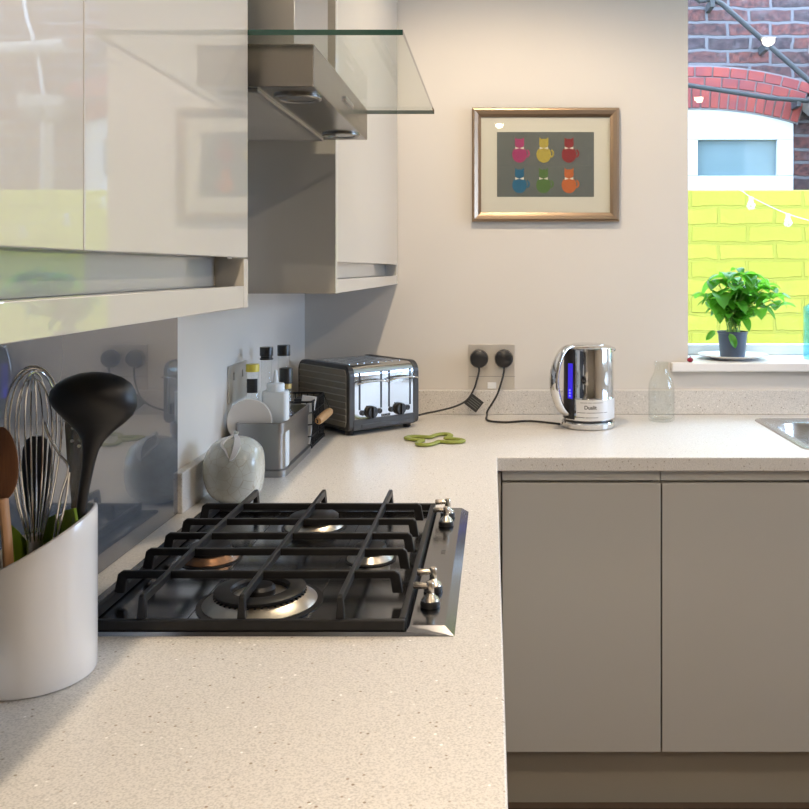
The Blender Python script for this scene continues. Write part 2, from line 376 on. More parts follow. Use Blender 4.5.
# hob cut-out and bowl cut-out left open by building the slab from rectangles
hx0, hx1, hy0, hy1 = -.53, -.12, 1.12, 1.655
kx0, kx1, ky0, ky1 = SX0 + .02, SX1 - .02, SY0 + .02, SY1 - .02
def slab(xs, ys, skip, z0, z1):
    V = {}
    def v(i, j, k):
        if (i, j, k) not in V: V[(i, j, k)] = bm.verts.new((xs[i], ys[j], (z0, z1)[k]))
        return V[(i, j, k)]
    cell = lambda i, j: 0 <= i < len(xs) - 1 and 0 <= j < len(ys) - 1 and not skip((xs[i] + xs[i + 1]) / 2, (ys[j] + ys[j + 1]) / 2)
    for i in range(len(xs) - 1):
        for j in range(len(ys) - 1):
            if not cell(i, j): continue
            bm.faces.new((v(i, j, 1), v(i + 1, j, 1), v(i + 1, j + 1, 1), v(i, j + 1, 1)))
            bm.faces.new((v(i, j, 0), v(i, j + 1, 0), v(i + 1, j + 1, 0), v(i + 1, j, 0)))
            if not cell(i - 1, j): bm.faces.new((v(i, j, 0), v(i, j, 1), v(i, j + 1, 1), v(i, j + 1, 0)))
            if not cell(i + 1, j): bm.faces.new((v(i + 1, j, 0), v(i + 1, j + 1, 0), v(i + 1, j + 1, 1), v(i + 1, j, 1)))
            if not cell(i, j - 1): bm.faces.new((v(i, j, 0), v(i + 1, j, 0), v(i + 1, j, 1), v(i, j, 1)))
            if not cell(i, j + 1): bm.faces.new((v(i, j + 1, 0), v(i, j + 1, 1), v(i + 1, j + 1, 1), v(i + 1, j + 1, 0)))
def skip(x, y):
    if x > wx1 and y < wy0: return True
    if hx0 < x < hx1 and hy0 < y < hy1: return True
    if kx0 < x < kx1 and ky0 < y < ky1: return True
    return False
wt_first = True
slab([XL, hx0, hx1, wx1, kx0, kx1, XR], [-.9, hy0, hy1, wy0, ky0, ky1, YB], skip, WT - H, WT)
for v in bm.verts:       # the long front edge is scribed a few millimetres out of parallel
    if abs(v.co.x - wx1) < 1e-6: v.co.x = .0145 - (v.co.y) * .0056
wt = link('worktop', bm, 'quartz', bevel=.0025)
tag(wt, 'pale speckled quartz L-shaped worktop under the hob, toaster and kettle', 'worktop')
up = boxes('trim_2', [((XL, 1.656, WT), (-.583, YB - .02, WT + .076)), ((XL, YB - .02, WT), (XR, YB, WT + .076))], 'quartz', bevel=.002)
struct(up, 'low speckled quartz upstand along the wall behind the kettle', 'upstand')
sp = boxes('splashback', [((XL + .0005, .622, WT + .001), (-.592, 1.656, CZ - .050))], 'splash', bevel=.001)
tag(sp, 'grey glossy glass splashback on the wall behind the hob', 'splashback')
sp = boxes('splashback', [((XL + .0005, -.6, WT + .001), (-.592, .615, CZ - .050))], 'splash', bevel=.001)
tag(sp, 'grey glass splashback panel nearest the camera, left of the joint behind the whisk', 'splashback')

# ================================================================== BASE CABINETS
def unit(x0, x1, doors, label, cutbase=False):
    t = thing('base_cabinet', label, 'cabinet', ((x0 + x1) / 2, 2.20, 0), group='base cabinets in the window run')
    ox, oy = (x0 + x1) / 2, 2.20
    y0, y1 = 2.20, YB - .005
    boxes('carcass', [((x0 + .001 - ox, y0 - oy, .155), (x0 + .018 - ox, y1 - oy, .842)), ((x1 - .018 - ox, y0 - oy, .155), (x1 - .001 - ox, y1 - oy, .842)),
                      ((x0 + .018 - ox, y0 - oy, .155), (x1 - .018 - ox, y1 - oy, .173)), ((x0 + .018 - ox, y1 - .01 - oy, .173), (x1 - .018 - ox, y1 - oy, .842)),
                      ((x0 + .001 - ox, y0 - .005 - oy, .156), (x1 - .001 - ox, y0 - oy, .174))], 'carcass', t)
    boxes('handle_channel', [((x0 + .0015 - ox, y0 - .012 - oy, .8205), (x1 - .0015 - ox, y0 + .0 - oy, .8495))], 'channel', t)
    for a, b in doors:
        boxes('door', [((a + .0018 - ox, 2.173 - oy, .160), (b - .0018 - ox, 2.195 - oy, .8165))], 'gloss', t, bevel=.0015)
    return t
unit(.014, .404, [(.014, .404)], 'gloss greige handleless base cabinet below the kettle, single wide door')
unit(.404, 1.19, [(.404, .797), (.797, 1.19)], 'gloss greige handleless base cabinet below the sink')
boxes('filler_post', [((-.03, 2.180, .155), (.012, 2.6, .842))], 'gloss')
tag(bpy.data.objects['filler_post'], 'narrow greige corner post left of the first base cabinet door', 'panel')
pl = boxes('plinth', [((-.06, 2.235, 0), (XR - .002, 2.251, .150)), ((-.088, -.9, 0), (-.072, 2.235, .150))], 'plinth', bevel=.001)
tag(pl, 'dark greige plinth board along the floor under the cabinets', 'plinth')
t = thing('drawer_cabinet', 'greige base cabinet run below the hob along the left wall', 'cabinet', (-.3, .6, 0))
boxes('carcass', [((-.29, -1.5, .155), (-.272, 1.54, .842)), ((-.29, -1.5, .155), (.25, 1.54, .173)), ((-.29, 1.52, .155), (.25, 1.54, .842)), ((-.29, -1.5, .155), (.25, -1.482, .842)), ((-.29, -.02, .173), (.25, 0, .842))], 'carcass', t)
for k in range(5):
    boxes('door', [((.2505, -1.5 + k * .608 + .002, .160), (.2725, -1.5 + (k + 1) * .608 - .002, .823))], 'gloss', t, bevel=.0015)

# ================================================================== SINK
sk = thing('sink', 'stainless steel inset sink in the worktop at the right edge', 'sink', ((SX0 + SX1) / 2, (SY0 + SY1) / 2, WT))
sw, sd = SX1 - SX0, SY1 - SY0
bm = new()
def ring(w, h, r, z, cx=0, cy=0, seg=8): return [bm.verts.new((x, y, z)) for x, y in rrect(w, h, r, seg, cx, cy)]
rs = [ring(sw, sd, .03, .0), ring(sw - .004, sd - .004, .028, .0035), ring(sw - .016, sd - .016, .024, .0045), ring(sw - .045, sd - .05, .05, .002),
      ring(sw - .075, sd - .085, .09, -.004), ring(sw - .085, sd - .095, .09, -.02), ring(sw - .10, sd - .11, .085, -.14), ring(sw - .16, sd - .17, .06, -.16)]
for a, b in zip(rs[:-1], rs[1:]):
    for i in range(len(a)):
        f = bm.faces.new((a[i], a[(i + 1) % len(a)], b[(i + 1) % len(a)], b[i])); f.smooth = True
bm.faces.new(rs[-1])
link('bowl', bm, 'steelx', sk)
bm = new(); bm_lathe(bm, [(.0, .002), (.02, .002), (.03, .004), (.04, .001), (.04, 0)], 32, (0, 0, -.16)); link('drain', bm, 'chrome', sk)

# ================================================================== WALL CABINETS
XD = -.310
def wall_unit(y0, y1, panels, doors, label, overlay=False):
    """handleless wall cabinet: doors stop above a recessed grip rail"""
    t = thing('wall_cabinet', label, 'cabinet', (XL, y0, CZ), group=None)
    ox, oy, oz = XL, y0, CZ
    def b(name, lst, m, bevel=0, **kw): return boxes(name, [((a[0] - ox, a[1] - oy, a[2] - oz), (c[0] - ox, c[1] - oy, c[2] - oz)) for a, c in lst], m, t, bevel, **kw)
    top = ZC - .06
    zb, zr, zd = CZ - .0475, CZ - .0205, CZ + .0137
    for a, c in panels:
        if overlay: b('end_panel', [((XL + .001, a, zb), (XD - .0205, c, top)), ((XD - .0205, a, zb), (XD, c, zd - .0015))], 'gloss', weld=True)
        else: b('end_panel', [((XL + .001, a, zb), (XD, c, top))], 'gloss', .0008)
    lo, hi = y0 + (.018 if panels and panels[0][0] == y0 else 0), y1 - (.018 if panels and panels[-1][1] == y1 else 0)
    b('carcass', [((XL + .001, lo, zb + .002), (-.40, hi, zb + .02)), ((XL + .001, lo, zb + .02), (XL + .01, hi, top)), ((XL + .01, lo, top - .018), (XD - .03, hi, top)), ((XL + .01, lo, zd + .03), (XD - .03, hi, zd + .048))], 'carcass')
    b('recess_back', [((-.356, lo, zb + .004), (-.346, hi, zd + .03))], 'gloss')
    b('grip_rail', [((-.345, lo, zb), (XD - .013, hi, zb + .006)), ((XD - .013, lo, zb), (XD, hi, zr))], 'gloss', .001)
    b('ledge', [((-.3455, lo, zr - .006), (XD - .013, hi, zr - .0004))], 'black')
    for a, c in doors: b('door', [((XD - .02, a + .0005, zd), (XD, c - .0005, top))], 'gloss', .0012)
    return t
wall_unit(-.60, 1.1125, [(-.60, -.582), (1.0945, 1.1125)], [(-.60, -.16), (-.16, .25), (.25, .67), (.67, 1.1125)], 'glossy greige wall cabinet nearest the camera, reflecting the window', overlay=True)
wall_unit(1.722, YB - .004, [(1.722, 1.740), (YB - .024, YB - .004)], [(1.740, YB - .024)], 'glossy pale wall cabinet beyond the hood, next to the window wall')

# ================================================================== COOKER HOOD
hd = thing('cooker_hood', 'stainless steel cooker hood with flat glass canopy above the hob', 'cooker hood', (XL, 1.396, 1.6))
def hb(name, lst, m, bevel=0, par=None): return boxes(name, [((a[0] - XL, a[1] - 1.396, a[2] - 1.6), (c[0] - XL, c[1] - 1.396, c[2] - 1.6)) for a, c in lst], m, par or hd, bevel)
hz0, hz1 = CZ + .235, CZ + .2905
hX = -.2345; hy_0, hy_1 = 1.146, 1.622
hb('body', [((XL + .012, hy_0, hz0), (hX, hy_1, hz1))], 'hoodsteel', .0015)
g = hb('glass_canopy', [((XL + .012, 1.1135, CZ + .2925), (-.1165, 1.68, CZ + .2995))], ['hoodglass', 'hoodedge'])
for f in g.data.polygons: f.material_index = 0 if abs(f.normal.z) > .5 else 1
hb('chimney', [((XL + .011, 1.27, CZ + .2995), (-.2875, 1.522, ZC - .001))], 'steel', .001)
fl = hb('filter', [((-.56, 1.166, hz0 - .003), (-.313, 1.603, hz0 + .001))], 'mesh')
hb('filter_frame', [((-.318, 1.163, hz0 - .0042), (-.3115, 1.606, hz0)), ((-.56, 1.163, hz0 - .0042), (-.318, 1.168, hz0)), ((-.56, 1.601, hz0 - .0042), (-.318, 1.606, hz0))], 'steel')
for y in (1.2146, 1.553):
    bm = new(); c = (-.2705 - XL, y - 1.396, hz0 - 1.6)
    bm_lathe(bm, [(.0325, .0), (.0325, -.003), (.029, -.0045), (.0245, -.003), (.0245, -.001)], 40, c); lm = link('hood_lamp', bm, 'lampring', hd)
    bm = new(); bm_lathe(bm, [(.0, -.003), (.0245, -.0022), (.0245, -.0005)], 40, c); link('lens', bm, 'lampglass', lm)
for k, dy in enumerate((-.030, -.015, 0, .015, .03)):
    bm = new()
    bm_lathe(bm, [(0, .004), (.0042, .004), (.005, .003), (.005, 0)], 16)
    for v in bm.verts: v.co = Vector((v.co.z, v.co.y, v.co.x))
    link('push_button', bm, 'chrome', hd, loc=(hX - XL, 1.407 + dy - 1.396, CZ + .2625 - 1.6))

# ================================================================== HOB
hob = thing('gas_hob', 'stainless steel gas hob with black pan supports set in the worktop', 'hob', (-.3, 1.386, WT))
hx, hy, hz = -.3, 1.386, WT
def hb2(name, lst, m, bevel=0, bseg=2): return boxes(name, [((a[0] - hx, a[1] - hy, a[2]), (c[0] - hx, c[1] - hy, c[2])) for a, c in lst], m, hob, bevel, bseg=bseg)
bm = new()
bm_prism(bm, [(-.551 - hx, .0002), (-.549 - hx, .0045), (-.112 - hx, .0045), (-.108 - hx, .010), (-.064 - hx, .010), (-.0515 - hx, .0002)], 'y', 1.104 - hy, 1.671 - hy)
bmesh.ops.recalc_face_normals(bm, faces=bm.faces)
for v in bm.verts:            # bevel the front and back ends of the raised control strip
    if v.co.z > .009: v.co.y *= (1.0 - .010 / .283)
    elif v.co.z > .004: v.co.y *= (1.0 - .003 / .283)
link('hob_plate', bm, 'hobsteel', hob)
hb2('under_tray', [((hx0 + .01, hy0 + .01, -.03), (hx1 - .01, hy1 - .01, .0))], 'hobsteel')
# raised creases in the plate
hb2('plate_crease', [((-.402, 1.125, .0045), (-.398, 1.65, .0053)), ((-.246, 1.125, .0045), (-.242, 1.65, .0053))], 'hobsteel', .0006)
# pan supports: low rectangular rail, five cross bars and three long bars with bent ends
bm = new()
x0, x1, y0, y1 = -.522 - hx, -.113 - hx, 1.107 - hy, 1.665 - hy
for lo, hi in (((x0, y0, .0055), (x1, y0 + .009, .0185)), ((x0, y1 - .009, .0055), (x1, y1, .0185)), ((x0, y0 + .009, .0055), (x0 + .009, y1 - .009, .0185)), ((x1 - .009, y0 + .009, .0055), (x1, y1 - .009, .0185))):
    bm_box(bm, lo, hi)
link('support_rail', bm, 'iron', hob, bevel=.0018)
T, B = .0460, .0355
cx = (-.5135 - .131) / 2 - hx; hw = (.5135 - .131) / 2
for y in (1.211, 1.308, 1.385, 1.463, 1.558):
    bm = new()
    o_ = [(-hw - .0045, .0165), (-hw + .000, T - .004), (-hw + .006, T), (hw - .006, T), (hw, T - .004), (hw + .0045, .0165), (hw - .0095, .0165), (hw - .0125, B), (-hw + .0125, B), (-hw + .0095, .0165)]
    bm_prism(bm, [(cx + a, b) for a, b in o_], 'y', y - hy - .0036, y - hy + .0036)
    for v in bm.verts:
        if v.co.z < .02: v.co.y = (y - hy) + (v.co.y - (y - hy)) * 1.5
    link('cross_bar', bm, 'iron', hob, bevel=.0014)
for x in (-.4445, -.319, -.1955):
    bm = new(); h2 = .269
    o_ = [(-h2 - .0035, .0165), (-h2 - .001, T - .002), (-h2 + .002, T + .001), (h2 - .002, T + .001), (h2 + .001, T - .002), (h2 + .0035, .0165), (h2 - .0075, .0165), (h2 - .011, B), (-h2 + .011, B), (-h2 + .0075, .0165)]
    bm_prism(bm, [(a + 1.385 - hy, b) for a, b in o_], 'x', x - hx - .0034, x - hx + .0034)
    for v in bm.verts:
        if v.co.z < .02: v.co.x = (x - hx) + (v.co.x - (x - hx)) * 1.6
    link('long_bar', bm, 'iron', hob, bevel=.0014)
def burner(x, y, rs, rc, big=False, scorched=False):
    c = (x - hx, y - hy, 0)
    e = bpy.data.objects.new('burner', None)
    bm = new()
    bm_lathe(bm, [(rs * 1.10, .0045), (rs * 1.10, .0058), (rs * .98, .0062)], 48, c, 1)
    bm_lathe(bm, [(rs * .99, .006), (rs, .0075), (rs * .80 if big else rs * .82, .018 if big else .016), (rs * .76, .0185 if big else .0165), (rs * .70, .016)], 48, c, 0)
    bn = link('burner', bm, ['rust' if scorched else 'brass', 'iron'], hob)
    bm = new()
    zt = .0165 if big else .0155
    if big:
        n = 44
        bm_lathe(bm, [(rs * .74, zt - .004), (rs * .76, zt + .0035), (rs * .80, zt + .0045), (rs * .80, zt + .0075), (rs * .77, zt + .009), (rs * .52, zt + .0095), (rs * .48, zt + .006), (rs * .48, zt - .004)], 64, c)
        bm_lathe(bm, [(rs * .26, zt - .004), (rs * .27, zt + .008), (rs * .22, zt + .0125), (0, zt + .013)], 40, c)
        for k in range(n):     # flame ports
            a = 2 * PI * k / n; q = rs * .785
            p = Vector((c[0] + q * math.cos(a), c[1] + q * math.sin(a), zt + .0015))
            s = Vector((math.cos(a), math.sin(a), 0)); tt = Vector((-s.y, s.x, 0))
            bm_tube(bm, [p - s * .003, p + s * .0018], .0016, 6)
        link('burner_cap', bm, 'iron', bn)
        bm = new(); bm_lathe(bm, [(rs * .48, zt + .0005), (rs * .26, zt + .0005)], 48, c); link('flame_ring', bm, 'brass', bn)
    else:
        bm_lathe(bm, [(rs * .72, zt - .002), (rs * .73, zt + .003), (rc, zt + .0045), (rc, zt + .0095), (rc * .93, zt + .0115), (0, zt + .0125)], 48, c)
        link('burner_cap', bm, 'iron', bn)
        bm = new(); p = Vector((c[0] + rs * .82, c[1] - rs * .25, .006)); bm_tube(bm, [p, p + Vector((0, 0, .014))], .0022, 10); link('igniter', bm, 'paperwhite', bn)
burner(-.319, 1.205, .076, .058, True)
burner(-.318, 1.558, .051, .042)
burner(-.1955, 1.385, .036, .0245)
burner(-.4445, 1.385, .044, .032, scorched=True)
for y, a in ((1.178, 8), (1.234, -4), (1.549, 6), (1.604, -5)):
    bm = new(); c = (-.087 - hx, y - hy, .0098)
    bm_lathe(bm, [(.0125, 0), (.0135, .003), (.0125, .007), (.0095, .009)], 28, c)
    k = link('knob_base', bm, 'black', hob)
    bm = new()
    bm_lathe(bm, [(.0118, .0085), (.0105, .0115), (.0058, .0155), (.0048, .018), (.0052, .0195), (.0052, .031), (.0042, .0325), (0, .033)], 28, c)
    s = Vector((c[0], c[1], c[2] + .0265)); d = Vector((-math.cos(math.radians(a)), math.sin(math.radians(a)), 0))
    bm_tube(bm, [s, s + d * .010, s + d * .021, s + d * .0225], [.0038, .0042, .0050, .0042], 12)
    link('knob', bm, 'knob', k)
# small dark printed mark on the control strip, too small in the photo to read
boxes('printed_mark', [((-.0865 - hx, 1.394 + k * .0075 - hy, .0100), (-.0795 - hx, 1.3985 + k * .0075 - hy, .0102)) for k in range(3)], 'darkmark', hob)

# ================================================================== UTENSIL POT
PX, PY, PR = -.522, 1.003, .067
up_ = thing('utensil_pot', 'white ceramic utensil pot with a slanted rim beside the hob', 'pot', (PX, PY, WT))
bm = new(); seg = 72
def rimz(x, y): return .150 + .48 * x + .17 * y
cols = []
for i in range(seg):
    a = 2 * PI * i / seg; c, s = math.cos(a), math.sin(a); zt = rimz(PR * c, PR * s)
    pr = [(.0, .0, 1), (PR - .004, 0, 1), (PR - .001, .0015, 1), (PR, .006, 1)]
    pts = [(0, 0, 0)]
    lst = [(PR - .004, 0), (PR - .001, .0015), (PR, .005)] + [(PR, .005 + (zt - .007) * k / 6) for k in range(1, 7)] + [(PR - .0008, zt), (PR - .0028, zt + .0009), (PR - .0048, zt)] + [(PR - .0055, zt - .003 - (zt - .012) * k / 6) for k in range(0, 7)]
    cols.append([bm.verts.new((r * c, r * s, z)) for r, z in lst])
for i in range(seg):
    A, B_ = cols[i], cols[(i + 1) % seg]
    for k in range(len(A) - 1):
        f = bm.faces.new((A[k], B_[k], B_[k + 1], A[k + 1])); f.smooth = True
bm.faces.new([c[0] for c in cols]); bm.faces.new([c[-1] for c in cols])
link('pot_body', bm, 'ceramic', up_)
# small white ramekin peeping in at the left edge
bm = new(); bm_lathe(bm, [(0, 0), (.024, 0), (.027, .002), (.028, .048), (.0265, .05), (.025, .048), (.024, .006), (0, .005)], 40)
rk = link('ramekin', bm, 'ceramic', loc=(-.5455, .893, WT)); tag(rk, 'small white ceramic ramekin at the left edge in front of the utensil pot', 'ramekin')

zf = WT + .012   # where utensils stand inside the pot
# ladle, crescent sections lofted along its axis
sec = [  # py, centre px, half width px, depth, shell
    (640, 60, 3.8, .004, 0), (560, 74, 4.2, .0045, 0), (525, 79.5, 5.0, .005, 0), (490, 84, 5.2, .005, 0), (465, 88.5, 6.2, .005, 0), (450, 91, 8, .006, 0), (440, 93.5, 11.5, .008, .3), (431, 95.5, 18.5, .012, .7),
    (423, 97.0, 27.5, .019, 1), (415, 97.5, 35.5, .026, 1), (407, 96.0, 41.0, .031, 1), (398, 93.8, 43.2, .034, 1), (390, 93.8, 41.5, .034, 1), (383, 94.5, 36.5, .030, 1), (377, 95.0, 27, .023, 1), (373, 95.3, 15, .013, 1), (371.5, 95.5, 3, .003, 1)]
bm = new(); rings = []; dl = 1.0
for py, pc, hwp, D, sh in sec:
    c = P(pc, py, dl); w = hwp / F * dl; r_ = []
    n = 12
    for k in range(n + 1):
        a = -PI / 2 + PI * k / n; r_.append(bm.verts.new(c + Vector((w * math.sin(a), -D * math.cos(a), 0))))
    for k in range(1, n):
        a = PI / 2 - PI * k / n; di = (D * (1 - 2 * (1 - sh)) - .003 * sh)
        r_.append(bm.verts.new(c + Vector((w * .96 * math.sin(a), -di * math.cos(a), 0))))
    rings.append(r_)
for a, b in zip(rings[:-1], rings[1:]):
    for k in range(len(a)):
        f = bm.faces.new((a[k], a[(k + 1) % len(a)], b[(k + 1) % len(a)], b[k])); f.smooth = True
bm.faces.new(rings[0]); bm.faces.new(rings[-1])
ld = link('ladle', bm, 'blackmatt'); tag(ld, 'black nylon ladle standing head up in the white utensil pot', 'ladle')
# balloon whisk
wk = thing('balloon_whisk', 'steel wire balloon whisk in the utensil pot left of the ladle', 'whisk', P(33, 560, 1.0))
base = P(35, 545, 1.0); topc = P(33, 366, 1.0); org = wk.location
axis = (topc - base); Lw = axis.length; ax = axis.normalized(); sx = Vector((1, 0, 0)); sy = ax.cross(sx).normalized()
for k in range(7):
    a = PI * k / 7 + .15; dirv = sx * math.cos(a) + sy * math.sin(a); R = .0375 * (1 - .02 * k)
    pts = []
    for i in range(33):
        u = i / 32; ang = PI * u
        # teardrop profile
        h = (1 - math.cos(2 * ang)) / 2
        z = Lw * (1 - .012 * k) * math.sin(ang) ** .62
        rr = R * math.cos(ang) * (math.sin(ang) ** .55 * 1.18 if 0 < u < 1 else 0)
        rr += .006 * (1 if u < .5 else -1) * (1 - math.sin(ang))
        pts.append(base - org + ax * z + dirv * rr)
    bm = new(); bm_tube(bm, pts, .0010, 6); link('wire_loop', bm, 'wire', wk)
bm = new(); bm_tube(bm, [base - org + ax * .012, base - org, base - org - ax * .09], [.008, .0085, .0075], 16); link('handle', bm, 'steel', wk)
# wooden spoon at the left edge
bm = new(); pts = [P(9, 575, .955), P(7, 540, .955), P(4, 510, .955), P(3, 498, .955), P(4, 485, .955), P(5, 463, .955), P(3, 442, .955), P(0, 431, .955), P(-3, 427.5, .955)]
bm_tube(bm, spline(pts[:4], 4), [.0062] * 13, 12, flat=(1, .8))
ws = thing('wooden_spoon', 'dark wooden spoon at the left edge of the utensil pot', 'spoon', P(5, 575, .955))
for v in bm.verts: v.co -= ws.location
link('handle', bm, 'woodpale', ws)
bm = new(); bmesh.ops.create_uvsphere(bm, u_segments=28, v_segments=18, radius=1)
cc = P(1, 464, .955) - ws.location
for v in bm.verts:
    x, y, z = v.co; y2 = y if y > 0 else y * .15
    v.co = Vector((x * .0185 * (1 - .12 * z), y2 * .010, z * .040)) + cc
for f in bm.faces: f.smooth = True
link('bowl', bm, 'woodspoon', ws, rot=(0, 0, 0))
# black spoon behind the whisk
bm = new(); rings = []
for py, pc, hwp in ((600, 44, 4), (540, 40, 4.5), (520, 38, 7), (505, 36.5, 12), (485, 36.5, 15), (465, 37, 15.5), (450, 37, 14.5), (440, 37, 11), (436, 37, 6)):
    c = P(pc, py, 1.035); w = hwp / F * 1.035
    rings.append([bm.verts.new(c + Vector((w * math.cos(2 * PI * k / 14), .004 * math.sin(2 * PI * k / 14), 0))) for k in range(14)])
for a, b in zip(rings[:-1], rings[1:]):
    for k in range(14):
        f = bm.faces.new((a[k], a[(k + 1) % 14], b[(k + 1) % 14], b[k])); f.smooth = True
bm.faces.new(rings[0]); bm.faces.new(rings[-1])
o = link('serving_spoon', bm, 'blackmatt'); tag(o, 'black nylon spoon with square head behind the whisk wires', 'spoon')
# steel slotted turner with round holes
bm = new()
def turner_w(t): return 0
out = []
side = [(572, 73, 4.5), (520, 75, 4.5), (500, 76.5, 5), (480, 78, 8), (460, 78, 11), (440, 77.5, 11.5), (425, 75.5, 10.5), (416, 72, 6)]
L_ = [P(c - w, y, 1.03) for y, c, w in side]; R_ = [P(c + w, y, 1.03) for y, c, w in side]
outline = [bm.verts.new(p) for p in L_] + [bm.verts.new(p) for p in reversed(R_)]
bm.faces.new(outline)
tn = link('slotted_turner', bm, 'lampring', solid=.0012); tag(tn, 'steel slotted turner with round holes behind the ladle handle', 'turner')
for i, (hxp, hyp) in enumerate(((73, 428), (80, 433), (72, 441), (79, 446))):
    bm = new(); c = P(hxp, hyp, 1.0285); bm_lathe(bm, [(0, .0), (.0019, 0), (.0019, .0006)], 14)
    for v in bm.verts: v.co = Vector((v.co.x, -v.co.z, v.co.y)) + c
    link('hole', bm, 'paperwhite', tn)
# steel tongs
bm = new()
for pts in ([P(54, 556, .985), P(58, 536, .985), P(66, 500, .985), P(69.5, 472, .985)], [P(52, 556, .992), P(60, 500, .992), P(68.5, 469, .992), P(60, 455, .992), P(50, 438, .992), P(44, 422, .992)]):
    bm_tube(bm, spline(pts, 5), .0016, 8)
tg = link('tongs', bm, 'wire'); tag(tg, 'narrow bent steel tongs between the whisk and the ladle', 'tongs')
# green silicone crown
bm = new(); top = [(2, 543), (10, 524), (19, 532), (27, 542), (33, 531), (40, 527), (46, 540), (44, 520), (56, 514), (60, 532), (66, 510), (75, 508), (77, 520)]
A, B_ = [], []
for i, (x, y) in enumerate(top):
    dd = .985 + .035 * math.sin(PI * i / (len(top) - 1))
    A.append(bm.verts.new(P(x, y, dd))); B_.append(bm.verts.new(P(30 + (x - 30) * .8, 575, dd)))
for i in range(len(top) - 1): bm.faces.new((A[i], A[i + 1], B_[i + 1], B_[i]))
gs = link('silicone_server', bm, 'green', solid=.003, bevel=.0008); tag(gs, 'green silicone utensil with pointed tips just above the pot rim', 'kitchen utensil')

# ================================================================== GARLIC POT
gp = thing('garlic_pot', 'round crackle-glazed fruit shaped ceramic pot behind the hob', 'pot', (-.514, 1.755, WT))
bm = new()
prof = [(0, .0), (.028, .0), (.034, .003), (.046, .012), (.0555, .028), (.0605, .047), (.0615, .065), (.0585, .085), (.050, .104), (.038, .116), (.022, .1235), (.008, .1245), (0, .124)]
sp_ = spline([(r, 0, z) for r, z in prof], 4)
bm_lathe(bm, [(max(0, p.x) if i else 0, p.z) for i, p in enumerate(sp_)], 48)
for v in bm.verts:       # flattened flank on the right
    if v.co.x > .049: v.co.x = .049 + (v.co.x - .049) * .35
link('pot_body', bm, 'garlic', gp)
bm = new(); bm_tube(bm, [(0, 0, .123), (.001, 0, .130), (.003, -.001, .135)], [.005, .004, .0045], 12); link('stem', bm, 'garlic', gp)
bm = new()
def leafstrip(bm, pts, w):
    pts = spline(pts, 5); n = len(pts); a = []; b = []
    for i, p in enumerate(pts):
        u = i / (n - 1); ww = w * math.sin(PI * min(1, .08 + u * .92)) ** .7 + .0002
        nrm = Vector((p.x, p.y, (p.z - .06))).normalized(); t = (pts[min(i + 1, n - 1)] - pts[max(i - 1, 0)]).normalized(); s = nrm.cross(t).normalized()
        q = p + nrm * .0035
        a.append(bm.verts.new(q + s * ww)); b.append(bm.verts.new(q - s * ww))
    for i in range(n - 1): bm.faces.new((a[i], a[i + 1], b[i + 1], b[i]))
leafstrip(bm, [(0, -.004, .125), (.010, -.022, .1215), (.014, -.038, .112), (.012, -.050, .098), (.006, -.056, .088)], .006)
leafstrip(bm, [(-.002, -.004, .125), (-.012, -.024, .120), (-.014, -.036, .1125), (-.004, -.046, .1035), (.004, -.054, .092)], .0025)
link('leaf', bm, 'ceramic', gp, solid=.004)

# ================================================================== STEEL CADDY WITH BOTTLES
CX0, CX1, CY0, CY1 = -.577, -.462, 1.945, 2.235
cd = thing('steel_caddy', 'brushed steel rectangular caddy holding oil bottles by the left wall', 'caddy', ((CX0 + CX1) / 2, (CY0 + CY1) / 2, WT))
bm = new(); w, d = CX1 - CX0, CY1 - CY0
prof = [(.0, 0.0), (.0, .014), (-.007, .0165), (-.007, .094), (-.0035, .0945), (-.0035, .117), (-.0055, .1185), (-.0095, .117), (-.0095, .004)]
rg = [[bm.verts.new((x, y, z)) for x, y in rrect(w + 2 * o_, d + 2 * o_, .018 + o_, 7)] for o_, z in prof]
for a, b in zip(rg[:-1], rg[1:]):
    for i in range(len(a)):
        f = bm.faces.new((a[i], a[(i + 1) % len(a)], b[(i + 1) % len(a)], b[i])); f.smooth = True
bm.faces.new(rg[0]); bm.faces.new(rg[-1])
link('box', bm, 'cabsteel', cd)
zc = WT + .004
def bottle(name, label, cat, px_, d_, prof, parts, group=None, mat_='glass'):
    t = thing(name, label, cat, (px_, d_, zc), group=group); label_t = t
    bm = new(); bm_lathe(bm, prof, 28); link('glass_body' if mat_ == 'glass' else 'body', bm, mat_, t)
    for nm, pr, m in parts:
        bm = new(); bm_lathe(bm, pr, 28); link(nm, bm, m, t)
    return t
def zpx(py, d): return CZ - (py - VY) / F * d - zc
d_ = 2.10; a, b = zpx(347, d_), zpx(359.5, d_)
bottle('oil_bottle', 'tall slim glass bottle with a ringed black cap, left of the two tallest', 'bottle', -.5415, d_,
       [(0, 0), (.024, 0), (.0255, .003), (.0255, .12), (.021, .145), (.0125, .175), (.0120, b - .004), (.0120, b)],
       [('cap', [(0, a), (.0150, a), (.0155, a - .001), (.0155, a - .0205), (.0135, a - .021), (.0135, a - .0255), (.0155, a - .026), (.0155, b), (0, b)], 'black'),
        ('contents', [(0, .002), (.0235, .003), (.0235, .10), (0, .10)], 'oil')])
d_ = 2.185; a, b = zpx(345, d_), zpx(355.5, d_)
bottle('oil_bottle', 'tall slim glass bottle with a plain black cap, nearest the toaster', 'bottle', -.521, d_,
       [(0, 0), (.024, 0), (.0255, .003), (.0255, .13), (.022, .15), (.0148, .175), (.0140, b - .004), (.0140, b)],
       [('cap', [(0, a), (.0150, a), (.0155, a - .001), (.0155, b), (0, b)], 'black'),
        ('contents', [(0, .002), (.0235, .003), (.0235, .09), (0, .09)], 'oil')])
d_ = 2.075; a, b = zpx(368, d_), zpx(383, d_)
